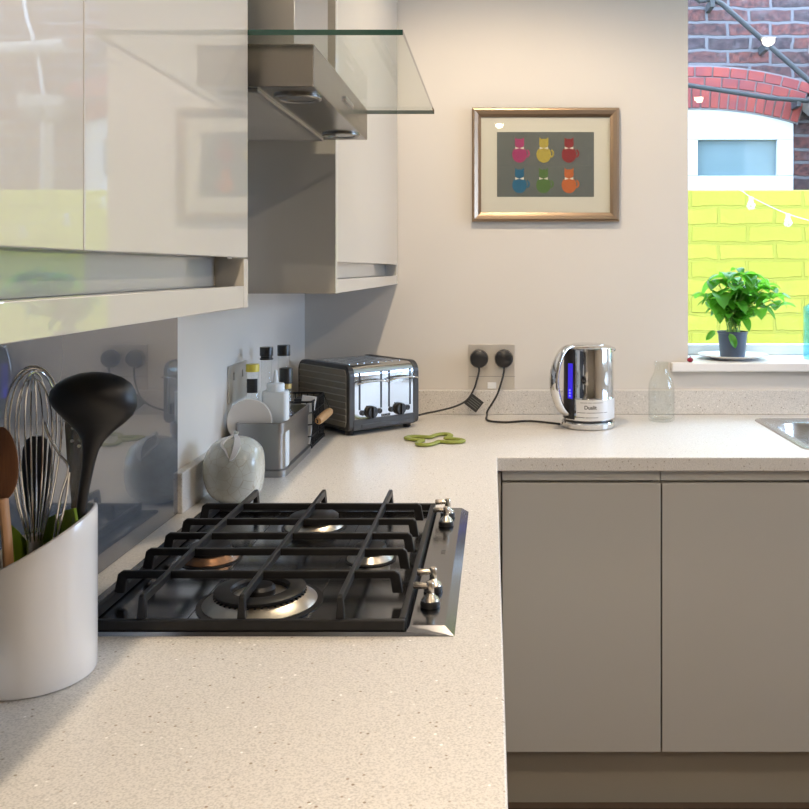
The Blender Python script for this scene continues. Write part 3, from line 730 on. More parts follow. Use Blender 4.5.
bottle('vinegar_bottle', 'short bottle with a wide black cap and gold neck label', 'bottle', -.4895, d_,
       [(0, 0), (.0205, 0), (.0215, .003), (.0215, .10), (.018, .12), (.0125, .128), (.0125, b)],
       [('cap', [(0, a), (.0150, a), (.0155, a - .0015), (.0155, b), (0, b)], 'black'),
        ('neck_label', [(.0130, b - .001), (.0130, b - .012)], 'gold'),
        ('contents', [(0, .002), (.0195, .003), (.0195, .105), (.0165, .118), (0, .118)], 'vinegar')])
d_ = 2.165; a, b = zpx(364, d_), zpx(371.5, d_)
bottle('spice_jar', 'glass jar with a yellow lid and black label by the wall', 'jar', -.5445 - .012, 2.035,
       [(0, 0), (.0165, 0), (.0175, .003), (.0175, .125), (.015, .134), (.014, zpx(371.5, 2.035))],
       [('lid', [(0, zpx(364, 2.035)), (.0140, zpx(364, 2.035)), (.0150, zpx(365, 2.035)), (.0150, zpx(371.5, 2.035)), (0, zpx(371.5, 2.035))], 'yellowcap'),
        ('contents', [(0, .002), (.0160, .003), (.0160, .11), (0, .11)], 'gold')])
bm = new(); A, B_ = [], []
for k in range(9):
    a = math.radians(-118 + 80 * k / 8)
    A.append(bm.verts.new((.0180 * math.cos(a), .0180 * math.sin(a), zpx(392, 2.035)))); B_.append(bm.verts.new((.0180 * math.cos(a), .0180 * math.sin(a), zpx(378, 2.035))))
for k in range(8): bm.faces.new((A[k], A[k + 1], B_[k + 1], B_[k]))
link('label', bm, 'labelblack', [o for o in bpy.data.objects if o.name == 'spice_jar'][0], solid=.0004)
bt = thing('squeeze_bottle', 'white square squeeze bottle with a pointed nozzle in the caddy', 'bottle', (-.4945, 1.998, zc))
bm = new(); hb_ = zpx(390.5, 2.0)
bm_prism(bm, rrect(.056, .036, .008), 'z', 0, hb_); link('body', bm, 'whiteplastic', bt, bevel=.003)
bm = new(); bm_lathe(bm, [(.0195, hb_ - .001), (.0195, zpx(384, 2.0)), (.018, zpx(383, 2.0)), (.0060, zpx(382, 2.0)), (.0042, zpx(372, 2.0)), (.0032, zpx(370, 2.0)), (0, zpx(370, 2.0))], 24); link('nozzle_cap', bm, 'whiteplastic', bt)
dk = thing('round_lid', 'pale round lid standing on edge at the front of the steel caddy', 'lid', (-.5445, 1.968, WT + .004 + .0735))
bm = new(); R = .050
bm_lathe(bm, [(0, -.002), (R - .004, -.002), (R - .001, -.003), (R, -.001), (R, .003), (R - .002, .004), (R - .004, .003), (0, .003)], 56)
for v in bm.verts: v.co = Vector((v.co.x, -v.co.z, v.co.y))
link('disc', bm, 'ceramic', dk, rot=(math.radians(-4), 0, 0))
dk.location.z = WT + .120 + .0; dk.location.z = CZ - (444 - VY) / F * 1.968 + R

# black wire basket with wooden handle
kb = thing('wire_basket', 'black wire basket with a wooden bail handle between caddy and toaster', 'basket', (-.5225, 2.345, WT))
bm = new(); w, d, h = .108, .17, .118
for z, r in ((.004, .003), (.03, .0016), (.06, .0016), (.09, .0016), (h, .0028)):
    bm_tube(bm, [(x, y, z) for x, y in rrect(w, d, .012, 4)], r, 6, closed=True)
n = 10
for i in range(n + 1):
    y = -d / 2 + .012 + (d - .024) * i / n
    for sx_ in (-1, 1): bm_tube(bm, [(sx_ * w / 2, y, .004), (sx_ * w / 2, y, h)], .0013, 6)
    bm_tube(bm, [(-w / 2, y, .004), (w / 2, y, .004)], .0013, 6)
for i in range(6):
    x = -w / 2 + .012 + (w - .024) * i / 5
    for sy_ in (-1, 1): bm_tube(bm, [(x, sy_ * d / 2, .004), (x, sy_ * d / 2, h)], .0013, 6)
for sx_ in (-1, 1):
    for sy_ in (-1, 1): bm_lathe(bm, [(0, -.0008), (.006, 0), (.006, .008), (.0, .010)], 12, (sx_ * (w / 2 - .004), sy_ * (d / 2 - .004), .0))
link('wire_frame', bm, 'iron', kb)
hA, hB = P(318, 421, 2.225) - kb.location, P(330, 411, 2.33) - kb.location
bm = new()
bm_tube(bm, spline([(w / 2, -d / 2 + .01, h - .002), Vector((w / 2 + .006, -d / 2 - .012, h - .012)), hA + (hA - hB).normalized() * .003, hA, hB, hB + Vector((-.005, .02, .004)), (w / 2, d / 2 - .01, h - .002)], 5), .0014, 6)
bl = link('bail', bm, 'iron', kb)
bm = new(); m_ = (hA + hB) / 2
bm_tube(bm, [hA, hA.lerp(hB, .08), m_, hA.lerp(hB, .92), hB], [.008, .0105, .0115, .0105, .008], 18); link('grip', bm, 'wood', bl)
pk = boxes('paper_packet', [((-.018, -.004, 0), (.018, .004, .122))], 'paperwhite', loc=(-.497, 2.29, WT + .007), rot=(math.radians(-5), math.radians(7), 0), bevel=.001); tag(pk, 'white paper packet poking out of the wire basket', 'packet')
bx = boxes('black_carton', [((-.026, -.03, 0), (.026, .03, .108))], 'labelblack', loc=(-.505, 2.365, WT + .0065), bevel=.001); tag(bx, 'black carton standing inside the wire basket', 'carton')

# ================================================================== TOASTER
th = math.radians(42); tw, ts, t0, t1 = .238, .274, .014, .193
ccx = -.399 + math.cos(th) * tw / 2 - math.sin(th) * ts / 2; ccy = 2.412 + math.sin(th) * tw / 2 + math.cos(th) * ts / 2
tt = thing('toaster', 'dark grey and chrome four-slice toaster in the worktop corner', 'toaster', (ccx, ccy, WT), th)
hwid, hdep = tw / 2, ts / 2
def side_outline(r=.03, inset=0, z0=t0, z1=t1):
    pts = []
    a_, b_ = hdep - inset, 0
    for (cxx, czz, a0) in ((a_ - r, z1 - inset - r, 0), (-(a_ - r), z1 - inset - r, 90)):
        for k in range(7):
            a = math.radians(a0 + 90 * k / 6); pts.append((cxx + r * math.cos(a), czz + r * math.sin(a)))
    r2 = .012
    for (cxx, czz, a0) in ((-(a_ - r2), z0 + inset + r2, 180), (a_ - r2, z0 + inset + r2, 270)):
        for k in range(4):
            a = math.radians(a0 + 90 * k / 3); pts.append((cxx + r2 * math.cos(a), czz + r2 * math.sin(a)))
    return pts
bm = new(); bm_prism(bm, side_outline(.028, .002), 'x', -hwid + .012, hwid - .012, 0, True)
link('chrome_shell', bm, 'toastchrome', tt)
for s in (-1, 1):
    bm = new(); a, b = (s * (hwid - .021), s * hwid)
    bm_prism(bm, side_outline(.03, 0), 'x', min(a, b), max(a, b)); sd_ = link('side_frame', bm, 'toastblack', tt, bevel=.004, bseg=3)
    bm = new(); x = s * hwid
    zz = [t0 + .016 + i * .0172 for i in range(10)]
    # ribbed pressed panel: gently stepped louvres
    prev = None
    nrows = 9; zlo, zhi = t0 + .010, t1 - .010; ys = hdep - .012
    rows = []
    for i in range(nrows):
        za = zlo + (zhi - zlo) * i / nrows; zb = zlo + (zhi - zlo) * (i + 1) / nrows
        cut = .010 if i in (0,) else 0; cut2 = .012 if i == nrows - 1 else 0
        yl = ys - max(cut, 0)
        rows += [(za, .0012, ys - cut * .6), (zb - .0035, .0034, ys - cut2 * .5), (zb - .0015, .0012, ys - cut2)]
    vs = [(bm.verts.new((x + s * o_, -yy, z)), bm.verts.new((x + s * o_, yy, z))) for z, o_, yy in rows]
    for p, q in zip(vs[:-1], vs[1:]): bm.faces.new((p[0], p[1], q[1], q[0]))
    for j in (0, 1):       # returns to the frame
        e = [bm.verts.new((x - s * .001, v[j].co.y + (.001 if j else -.001), v[j].co.z)) for v in vs]
        for i in range(len(vs) - 1): bm.faces.new((vs[i][j], vs[i + 1][j], e[i + 1], e[i]))
    link('ribbed_panel', bm, 'toastdark', sd_)
boxes('base_plinth', [((-hwid + .014, -hdep - .001, t0), (hwid - .014, hdep + .001, t0 + .030))], 'toastblack', tt, bevel=.003)
boxes('crumb_tray', [((-hwid + .04, -hdep - .0025, t0 + .004), (hwid - .04, -hdep + .05, t0 + .016))], 'toastblack', tt, bevel=.002)
for sx_ in (-1, 1):
    for sy_ in (-1, 1):
        bm = new(); bm_lathe(bm, [(0, 0), (.010, 0), (.012, .003), (.012, t0 + .002), (0, t0 + .002)], 20, (sx_ * (hwid - .022), sy_ * (hdep - .03), 0)); link('foot', bm, 'black', tt)
# front details on the local -y face
yf = -hdep + .002
for k, x in enumerate((-.083, -.012, .015, .088)):
    boxes('lever_slot', [((x - .0028, yf - .0006, t0 + .055), (x + .0028, yf + .001, t1 - .022))], 'black', tt)
for xa, xb, z in ((-.098, .002, t1 - .047), (.008, .104, t1 - .045)):
    bm = new(); bm_tube(bm, spline([(xa, yf - .012, z - .003), ((xa * .8 + xb * .2), yf - .017, z + .001), ((xa + xb) / 2, yf - .018, z + .002), ((xa * .2 + xb * .8), yf - .017, z + .001), (xb, yf - .012, z - .003)], 4), .0042, 12, flat=(1, .7))
    for x in (xa + .015, xb - .012): bm_tube(bm, [(x, yf - .014, z), (x, yf + .002, z)], .0028, 8)
    link('lever', bm, 'chrome', tt)
for x in (-.046, .050):
    bm = new(); bm_lathe(bm, [(.017, 0), (.0175, .003), (.0165, .011), (.015, .013), (0, .0135)], 32)
    bm_box(bm, (-.0035, -.0150, .012), (.0035, .0150, .019))
    for v in bm.verts: v.co = Vector((v.co.x, -v.co.z + yf, v.co.y + t0 + .047))
    for v in bm.verts: v.co.x += x
    link('timer_dial', bm, 'black', tt, bevel=.0008)
    for dx in (-.028, .028):
        bm = new(); bm_lathe(bm, [(.0075, 0), (.0075, .004), (.0055, .005), (.005, .003), (0, .003)], 24)
        for v in bm.verts: v.co = Vector((v.co.x + x + dx, -v.co.z + yf, v.co.y + t0 + .047))
        link('push_button', bm, 'black', tt)
text_part('logo', 'DUALIT', .009, 'darkmark', tt, (.004, yf - .0012, t0 + .0335), (PI / 2, 0, 0), .0002)
# bread slots in the top
for k in range(4):
    x = -.072 + k * .048
    boxes('bread_slot', [((x - .012, -.085, t1 - .0055), (x + .012, .085, t1 - .0032))], 'black', tt)
    boxes('slot_rim', [((x - .0145, -.088, t1 - .0055), (x - .012, .088, t1 - .0005)), ((x + .012, -.088, t1 - .0055), (x + .0145, .088, t1 - .0005))], 'chrome', tt)

# ================================================================== GREEN TRIVET
bm = new(); pts = []
for k in range(96):
    a = 2 * PI * k / 96; r = .0570 + .0235 * math.cos(4 * (a - math.radians(-20)))
    pts.append((r * math.cos(a), r * math.sin(a), .0048))
bm_tube(bm, pts, .0068, 10, closed=True, flat=(1.15, .68))
tv = link('trivet', bm, 'trivet', loc=(-.163, 2.358, WT)); tag(tv, 'lime green clover-shaped silicone trivet lying in front of the toaster', 'trivet')

# ================================================================== KETTLE
kt = thing('kettle', 'polished chrome jug kettle with a blue-lit water window', 'kettle', (.267, 2.580, WT))
bm = new()
bm_lathe(bm, [(0, .0), (.073, .0), (.0765, .003), (.0770, .006), (.0770, .016), (.0745, .0195), (0, .0195)], 56)
link('power_base', bm, 'chrome', kt)
bm = new(); bm_lathe(bm, [(.071, .0195), (.071, .0255)], 56); link('shadow_gap', bm, 'black', kt)
bm = new()
bm_lathe(bm, [(0, .0255), (.0735, .0255), (.0755, .028), (.0755, .088), (.0745, .0895), (.0740, .091), (.0735, .14), (.0728, .222), (.0715, .2295), (.066, .2345), (.05, .2375), (0, .2385)], 64)
link('jug', bm, 'chrome', kt)
# printed lower band
bm = new(); seg = 28; a0, a1 = math.radians(-122), math.radians(-12)
rowz = (.029, .0865)
A, B_ = [], []
for k in range(seg + 1):
    a = a0 + (a1 - a0) * k / seg
    A.append(bm.verts.new((.0760 * math.cos(a), .0760 * math.sin(a), rowz[0]))); B_.append(bm.verts.new((.0760 * math.cos(a), .0760 * math.sin(a), rowz[1])))
for k in range(seg):
    f = bm.faces.new((A[k], A[k + 1], B_[k + 1], B_[k])); f.smooth = True
band = link('printed_band', bm, 'greylabel', kt)
def curve_text(name, s, size, ang, z, r=.0763):
    """lettering wrapped round the kettle band"""
    o = text_part(name, s, size, 'darkmark', band, (0, 0, 0), (0, 0, 0), 0)
    for v in o.data.vertices:
        a = ang + v.co.x / r; v.co = Vector((r * math.cos(a), r * math.sin(a), z + v.co.y))
    return o
A0 = math.radians(-88)
curve_text('print', 'Dualit', .0145, A0 - .05, .065)
curve_text('print', '—— — ———', .010, A0, .079)
curve_text('print', '● —— ———— —', .012, A0 - .05, .051)
curve_text('print', '——— ———', .012, A0 - .25, .0375)
hd_a = math.radians(-90 - 54); hv = Vector((math.cos(hd_a), math.sin(hd_a), 0))
bm = new()
prof = [(.060, .2315), (.085, .2300), (.108, .2080), (.124, .170), (.127, .130), (.119, .092), (.103, .062), (.083, .046), (.072, .044)]
pts = spline([(hv.x * r, hv.y * r, z) for r, z in prof], 5)
n = len(pts)
bm_tube(bm, pts, [.0100 + .0045 * math.sin(PI * i / (n - 1)) for i in range(n)], 16, flat=(1.15, .75))
link('handle', bm, 'chrome', kt)
bm = new()   # black strip carrying the lit water window
for z0, z1, m0 in ((.030, .228, 0),):
    A, B_ = [], []
    for k in range(9):
        a = hd_a - .30 + .60 * k / 8
        A.append(bm.verts.new((.0768 * math.cos(a), .0768 * math.sin(a), z0))); B_.append(bm.verts.new((.0745 * math.cos(a), .0745 * math.sin(a), z1)))
    for k in range(8): bm.faces.new((A[k], A[k + 1], B_[k + 1], B_[k]))
st = link('window_strip', bm, 'black', kt, solid=.002)
bm = new(); A, B_ = [], []
for k in range(5):
    a = hd_a + .02 + .22 * k / 4
    A.append(bm.verts.new((.0785 * math.cos(a), .0785 * math.sin(a), .088))); B_.append(bm.verts.new((.077 * math.cos(a), .077 * math.sin(a), .188)))
for k in range(4): bm.faces.new((A[k], A[k + 1], B_[k + 1], B_[k]))
wn = link('water_window', bm, 'kettleblue', st, solid=.001)
bm = new(); a = hd_a + .13
for z in (.096, .104, .112): bm_lathe(bm, [(0, .0035), (.0035, 0), (0, -.0035)], 12, (.0792 * math.cos(a), .0792 * math.sin(a), z))
link('lamp_dot', bm, 'blueled', wn)
bm = new(); bm_tube(bm, [(.060, -.02, .222), (.072, -.024, .225), (.075, -.025, .228)], [.012, .012, .008], 12, flat=(1, .6)); link('spout', bm, 'chrome', kt)
bm = new(); bm_lathe(bm, [(0, .2395), (.046, .2395), (.049, .2385), (.050, .237)], 48); link('lid', bm, 'chrome', kt)

# ================================================================== SOCKETS, PLUGS, CABLES
def socket(loc, rz, w, h, label, cat='socket'):
    t = thing('wall_socket', label, cat, loc, rz)
    bm = new(); bm_prism(bm, rrect(w, h, .004), 'y', -.004, 0); pl_ = link('face_plate', bm, 'sock', t, bevel=.001)
    return t
d = YB
sA = socket((P(491.8, 0, d).x, YB, CZ - (367.5 - VY) / F * d), 0, .146, .148, 'steel double wall socket with two black plugs, right of the toaster')
boxes('seam', [((-.073, -.0045, -.028), (.073, -.0038, -.0272))], 'darkmark', sA)
for x in (-.012, .012): boxes('switch', [((x - .005, -.007, .030), (x + .005, -.003, .046))], 'sock', sA, bevel=.001)
boxes('lower_switch', [((-.014, -.0065, -.066), (.014, -.0035, -.046))], 'paperwhite', sA, bevel=.001)
def plug(px_, py_, label):
    c = Vector(((px_ - VX) / F * (d - .03), YB - .0045, CZ - (py_ - VY) / F * (d - .03)))
    t = thing('plug', label, 'plug', c)
    bm = new(); bm_lathe(bm, [(.0265, 0), (.0285, .004), (.0290, .016), (.0260, .024), (.015, .028), (0, .0285)], 36)
    for v in bm.verts: v.co = Vector((v.co.x, -v.co.z, v.co.y))
    link('plug_body', bm, 'black', t)
    return t, c
t1_, c1 = plug(479, 359, 'left black plug in the double socket, feeding the toaster')
t2_, c2 = plug(504, 359, 'right black plug in the double socket, feeding the kettle')
bm = new(); pts = [c1 + Vector((0, -.016, -.024)), c1 + Vector((0, -.020, -.04)), P(477, 379, 2.77), P(474, 389, 2.765), P(467, 400, 2.755), P(455, 406.5, 2.74), P(440, 410.5, 2.72), P(425, 413.5, 2.70), P(419, 415, 2.64)]
pts = spline(pts, 6)
pts = [Vector((p.x, min(p.y, 2.78), max(p.z, WT + .004))) for p in pts]
bm_tube(bm, pts, [.0042] * 3 + [.0030] * (len(pts) - 3), 10)
tc_ = thing('toaster_cable', 'black cable running from the left plug to the toaster', 'cable', c1 + Vector((0, -.016, -.024)))
for v in bm.verts: v.co -= tc_.location
link('cord', bm, 'cable', tc_)
bm = new(); q = P(474, 403, 2.752) - tc_.location
bm_box(bm, (-.023, -.0005, -.020), (.023, .0005, .020)); 
tgx = link('cable_tag', bm, 'labelblack', tc_, loc=q, rot=(0, math.radians(38), 0))
boxes('tag_print', [((-.018, -.0009, -.012 + i * .007), (.018, -.0006, -.0095 + i * .007)) for i in range(4)], 'inkgrey', tgx)
bm = new(); pts = [c2 + Vector((0, -.016, -.024)), c2 + Vector((0, -.020, -.04)), P(502, 380, 2.77), P(497, 395, 2.76), P(488, 410, 2.755), Vector((-.028, 2.75, WT + .006)), P(488, 421.5, 2.66), P(505, 423, 2.63), P(530, 422, 2.65), P(560, 424, 2.60)]
pts = spline(pts, 6); pts = [Vector((p.x, min(p.y, 2.78), max(p.z, WT + .0034))) for p in pts]
bm_tube(bm, pts, [.0042] * 3 + [.0032] * (len(pts) - 3), 10)
kc = link('kettle_cable', bm, 'cable'); tag(kc, 'black cable curving from the right plug to the kettle', 'cable')
sB = socket((XL, 2.07, CZ - .262), PI / 2, .146, .086, 'steel double wall socket on the left wall behind the bottles')
for x in (-.035, .035): boxes('switch', [((x - .005, -.007, .008), (x + .005, -.003, .026))], 'sock', sB, bevel=.001)

# ================================================================== MILK BOTTLE, SILL THINGS
bm = new()
outer = [(.0, .001), (.034, .0), (.0385, .004), (.039, .010), (.039, .098), (.0375, .112), (.030, .132), (.0215, .147), (.0200, .158), (.0200, .166), (.0225, .168), (.0225, .176), (.0205, .178)]
inner = [(.0190, .176), (.0185, .158), (.0200, .146), (.0280, .131), (.0352, .112), (.0365, .098), (.0365, .012), (.030, .007), (0, .009)]
bm_lathe(bm, outer + inner, 44)
mb = link('milk_bottle', bm, 'glass', loc=(.497, 2.675, WT)); tag(mb, 'empty clear glass milk bottle on the worktop below the sill', 'bottle')
ZS = CZ - .293
pz = (.772, 2.905)
bm = new(); bm_lathe(bm, [(0, .0), (.062, .0), (.064, .003), (.085, .006), (.112, .0135), (.1135, .0150), (.112, .0160), (.083, .0095), (.062, .007), (0, .006)], 60)
plt = link('plate', bm, 'ceramic', loc=(pz[0], pz[1], ZS)); tag(plt, 'white plate on the sill under the basil pot', 'plate')
bp = thing('basil_plant', 'leafy green basil plant in a slate blue pot on the sill', 'plant', (pz[0], pz[1], ZS + .0072))
bm = new(); bm_lathe(bm, [(0, 0), (.038, 0), (.040, .002), (.0465, .076), (.049, .077), (.049, .083), (.0465, .083), (.044, .070), (0, .070)], 40)
link('pot', bm, 'potblue', bp)
bm = new(); bm_lathe(bm, [(0, .0745), (.0435, .072)], 32); link('compost', bm, 'soil', bp)
def leaf(bm, base, dirv, up_v, ln, wd, droop=.3):
    dirv = dirv.normalized(); s = dirv.cross(up_v)
    if s.length < 1e-4: s = Vector((1, 0, 0))
    s.normalize(); u = s.cross(dirv).normalized()
    n = 7; prev = None
    for i in range(n + 1):
        t = i / n; w = wd * .5 * math.sin(PI * t ** .9) ** .5 if 0 < t < 1 else .0004
        c = base + dirv * ln * t * (1 - .12 * droop * t) - Vector((0, 0, 1)) * ln * droop * t * t + u * .10 * ln * math.sin(PI * t)
        row = [bm.verts.new(c - s * w + u * w * .42), bm.verts.new(c - s * w * .55 + u * w * .34), bm.verts.new(c - u * .0), bm.verts.new(c + s * w * .55 + u * w * .34), bm.verts.new(c + s * w + u * w * .42)]
        if prev:
            for k in range(4):
                f = bm.faces.new((prev[k], prev[k + 1], row[k + 1], row[k])); f.smooth = True
        prev = row
rnd = random.Random(11)
fo = new(); stm = new()
tips = []
# stem tips placed to follow the lopsided crown: tall on the left, wide to the right
targets = [(-.060, .125), (-.045, .165), (-.02, .185), (.005, .195), (.03, .19), (.055, .165), (.075, .135), (.105, .11), (.125, .085), (.09, .06), (-.07, .085), (-.04, .10), (0, .13), (.04, .12), (.06, .09), (.10, .145), (-.015, .15), (.02, .16), (.125, .12), (-.085, .11), (-.025, .055), (.03, .06), (-.05, .05), (.06, .05)]
for i, (tx, tz) in enumerate(targets):
    ty = rnd.uniform(-.055, .055)
    b0 = Vector((rnd.uniform(-.025, .025), rnd.uniform(-.02, .02), .072)); tip = Vector((tx + .010, ty, .088 + tz * .90))
    mid = b0.lerp(tip, .5) + Vector((-.2 * tx, 0, .012))
    pts = spline([b0, mid, tip], 5); bm_tube(stm, pts, .0016, 6)
    small = tz < .07
    for p_i, frac in ((len(pts) - 1, 1.0), (int(len(pts) * .7), .8), (int(len(pts) * .45), .6)):
        p = pts[p_i]; k0 = rnd.uniform(0, PI)
        nlv = 4 if p_i == len(pts) - 1 else 2
        for k in range(nlv):
            a = k0 + 2 * PI * k / nlv + rnd.uniform(-.4, .4)
            el = rnd.uniform(-.3, .45) if frac < 1 else rnd.uniform(-.15, .7)
            dv = Vector((math.cos(a) * math.cos(el), math.sin(a) * math.cos(el) * .8, math.sin(el)))
            ln = (rnd.uniform(.046, .068) if not small else rnd.uniform(.018, .030)) * (1 if frac > .7 else .7)
            leaf(fo, p + dv * .004, dv, Vector((0, 0, 1)), ln, ln * rnd.uniform(.66, .82), rnd.uniform(.1, .7))
leaf(fo, Vector((-.022, -.046, .078)), Vector((.35, -.25, -1)), Vector((0, -1, .3)), .050, .024, 0)
leaf(fo, Vector((-.062, -.02, .085)), Vector((-.8, 0, -.7)), Vector((0, -1, .4)), .04, .02, .1)
link('foliage', fo, 'leaf', bp); link('stems', stm, 'stem', bp)
bm = new(); bmesh.ops.create_uvsphere(bm, u_segments=18, v_segments=12, radius=.0095)
for f in bm.faces: f.smooth = True
for v in bm.verts: v.co.z = v.co.z * .85 + .008
bm_tube(bm, [(0, 0, .015), (.002, 0, .019)], .0012, 6)
by = link('red_berry', bm, 'berry', loc=(.609, 2.792, ZS)); tag(by, 'tiny dark red ball at the left end of the window sill', 'ornament')
bm = new(); bm_lathe(bm, [(0, .0), (.036, .0), (.040, .004), (.040, .165), (.038, .172), (.020, .178), (.0165, .19), (.0165, .235), (.019, .237), (.019, .243), (.014, .243), (.014, .19), (.036, .168), (.037, .006), (0, .006)], 40)
bb = link('blue_bottle', bm, 'blueglass', loc=(1.043, 2.90, ZS)); tag(bb, 'pale blue glass bottle on the sill at the right edge', 'bottle')

# ================================================================== FRAMED PRINT
fx0, fx1, fz0, fz1 = (472 - VX) / F * (YB - .02), (619.5 - VX) / F * (YB - .02), CZ - (221.5 - VY) / F * (YB - .02), CZ - (107.5 - VY) / F * (YB - .02)
fcx, fcz = (fx0 + fx1) / 2, (fz0 + fz1) / 2; fw, fh = fx1 - fx0, fz1 - fz0
fr = thing('picture_frame', 'bronze framed print of six coloured cats on the window wall', 'picture', (fcx, YB - .001, fcz))
bm = new()
pr = [(0, 0), (0, -.016), (.003, -.021), (.008, -.0225), (.013, -.019), (.019, -.015), (.024, -.0135), (.0285, -.012), (.0285, 0)]
cs = []
for sx_, sz_ in ((-1, -1), (1, -1), (1, 1), (-1, 1)):
    cs.append([bm.verts.new((sx_ * (fw / 2 - o_), y_, sz_ * (fh / 2 - o_))) for o_, y_ in pr])
for i in range(4):
    a, b = cs[i], cs[(i + 1) % 4]
    for k in range(len(pr) - 1): bm.faces.new((a[k], a[k + 1], b[k + 1], b[k]))
link('moulding', bm, 'frame', fr)
boxes('mount', [((-fw / 2 + .02, -.008, -fh / 2 + .02), (fw / 2 - .02, -.002, fh / 2 - .02))], 'mount', fr)
def u(px): return (px - VX) / F * (YB - .01) - fcx
def w_(py): return CZ - (py - VY) / F * (YB - .01) - fcz
pnl = boxes('print', [((u(497), -.0088, w_(196.8)), (u(594), -.008, w_(132)))], 'inkgrey', fr)
cats = [((519.5, 150), (.42, .05, .16)), ((543.8, 150), (.52, .40, .07)), ((569, 150), (.30, .03, .035)), ((519.5, 180.5), (.02, .14, .26)), ((543.5, 180.5), (.10, .19, .05)), ((569, 180.5), (.60, .15, .04))]
for i, ((cxp, cyp), col) in enumerate(cats):
    m = varied('cat_ink_%d' % i, col, tuple(c * .7 for c in col), 260, .8)
    bm = new(); s = .0032   # metres per photo pixel at the wall, roughly
    def poly(pts, y=-.0094):
        f = bm.faces.new([bm.verts.new((u(cxp) + x * s, y, w_(cyp) - z * s)) for x, z in pts])
    def ell(x, z, rx, rz, y, n=20): poly([(x + rx * math.cos(2 * PI * k / n), z + rz * math.sin(2 * PI * k / n)) for k in range(n)], y)
    ell(0, 4.5, 7.2, 8.0, -.0094); ell(0, -6.2, 4.6, 4.8, -.0096)
    poly([(-4.4, -7), (-4.4, -12.5), (-.8, -9.5)], -.0095); poly([(4.4, -7), (4.4, -12.5), (.8, -9.5)], -.0095)
    for k in range(10):
        pass
    tl = []
    for k in range(9):
        a = -1.2 + 2.4 * k / 8; tl.append((6.0 + 4.2 * math.cos(a), 3.5 + 4.5 * math.sin(a)))
    for k in range(8, -1, -1):
        a = -1.2 + 2.4 * k / 8; tl.append((6.0 + 2.5 * math.cos(a), 3.5 + 2.8 * math.sin(a)))
    poly(tl, -.0095)
    ct = link('cat', bm, m, pnl)
    bm = new()
    poly([(-4.2, -3.2), (-4.2, -.6), (0, -1.7)], -.0099); poly([(4.2, -3.2), (4.2, -.6), (0, -1.7)], -.0099)
    link('bow', bm, 'mount', ct)
boxes('glazing', [((-fw / 2 + .026, -.0106, -fh / 2 + .026), (fw / 2 - .026, -.0102, fh / 2 - .026))], 'glass', fr)

# ================================================================== DOWNLIGHTS
for x, y, e in ((.025, .50, .95), (.025, 2.02, .86), (.025, -.9, .8), (1.25, .62, .55), (1.25, 2.02, .35), (1.25, -.9, .6)):
    t = thing('ceiling_downlight', 'recessed round ceiling downlight out of frame above the kitchen', 'light', (x, y, ZC), group='recessed ceiling downlights')
    bm = new(); bm_lathe(bm, [(.034, -.001), (.044, -.004), (.047, -.001), (.047, .0)], 32); link('trim_ring', bm, 'chrome', t)
    bm = new(); bm_lathe(bm, [(0, -.0015), (.034, -.0015)], 32); link('lens', bm, 'lamp', t)
    ld_ = bpy.data.lights.new('downlight', 'SPOT'); ld_.energy = 80 * e; ld_.color = (1.0, .80, .58); ld_.spot_size = math.radians(165); ld_.spot_blend = .45; ld_.shadow_soft_size = .03
    lo = bpy.data.objects.new('downlight', ld_); C.objects.link(lo); lo.location = (x, y, ZC - .006)

# ================================================================== OUTSIDE
YY, YH = 4.10, 4.90      # yellow yard wall, neighbouring house wall
ZY = CZ + 79 / F * YY
struct(boxes('yard_ground', [((-3, YB + .27, -.12), (5, 9, -.02))], 'concrete'), 'concrete yard behind the window', 'ground')
yw = boxes('yellow_wall', [((-2.5, YY, -.02), (4.6, YY + .22, ZY))], 'yellow', bevel=.006); tag(yw, 'bright yellow painted brick yard wall outside the window', 'wall')
struct(yw, 'bright yellow painted brick yard wall outside the window', 'wall')
HT = 2.90
nx0, nx1 = .56, (793 - VX) / F * YH
nz0, nz1 = CZ + .30, CZ + (VY - 113) / F * YH
hw_ = boxes('house_wall', [((-2.5, YH, -.02), (nx0, YH + .25, HT)), ((nx1, YH, -.02), (4.6, YH + .25, HT)), ((nx0, YH, -.02), (nx1, YH + .25, nz0)), ((nx0, YH, nz1 + .045), (nx1, YH + .25, HT))], 'brick')
struct(hw_, 'weathered red and grey brick house wall beyond the yard', 'wall')
nw = thing('house_window', 'white painted window of the brick house above the yellow wall', 'window', ((nx0 + nx1) / 2, YH, nz0))
nc = (nx0 + nx1) / 2
gx0, gx1, gz0, gz1 = (697.5 - VX) / F * YH, (777 - VX) / F * YH, CZ + (VY - 176) / F * YH, CZ + (VY - 140) / F * YH
boxes('frame', [((nx0 - nc, -.01, 0), (nx1 - nc, .06, gz0 - nz0)), ((nx0 - nc, -.01, gz0 - nz0), (gx0 - nc, .06, gz1 - nz0)), ((gx1 - nc, -.01, gz0 - nz0), (nx1 - nc, .06, gz1 - nz0)), ((nx0 - nc, -.01, gz1 - nz0), (nx1 - nc, .06, nz1 - nz0 + .03))], 'outframe', nw, bevel=.004)
boxes('pane', [((gx0 - nc, .02, gz0 - nz0), (gx1 - nc, .03, gz1 - nz0))], 'frosted', nw)
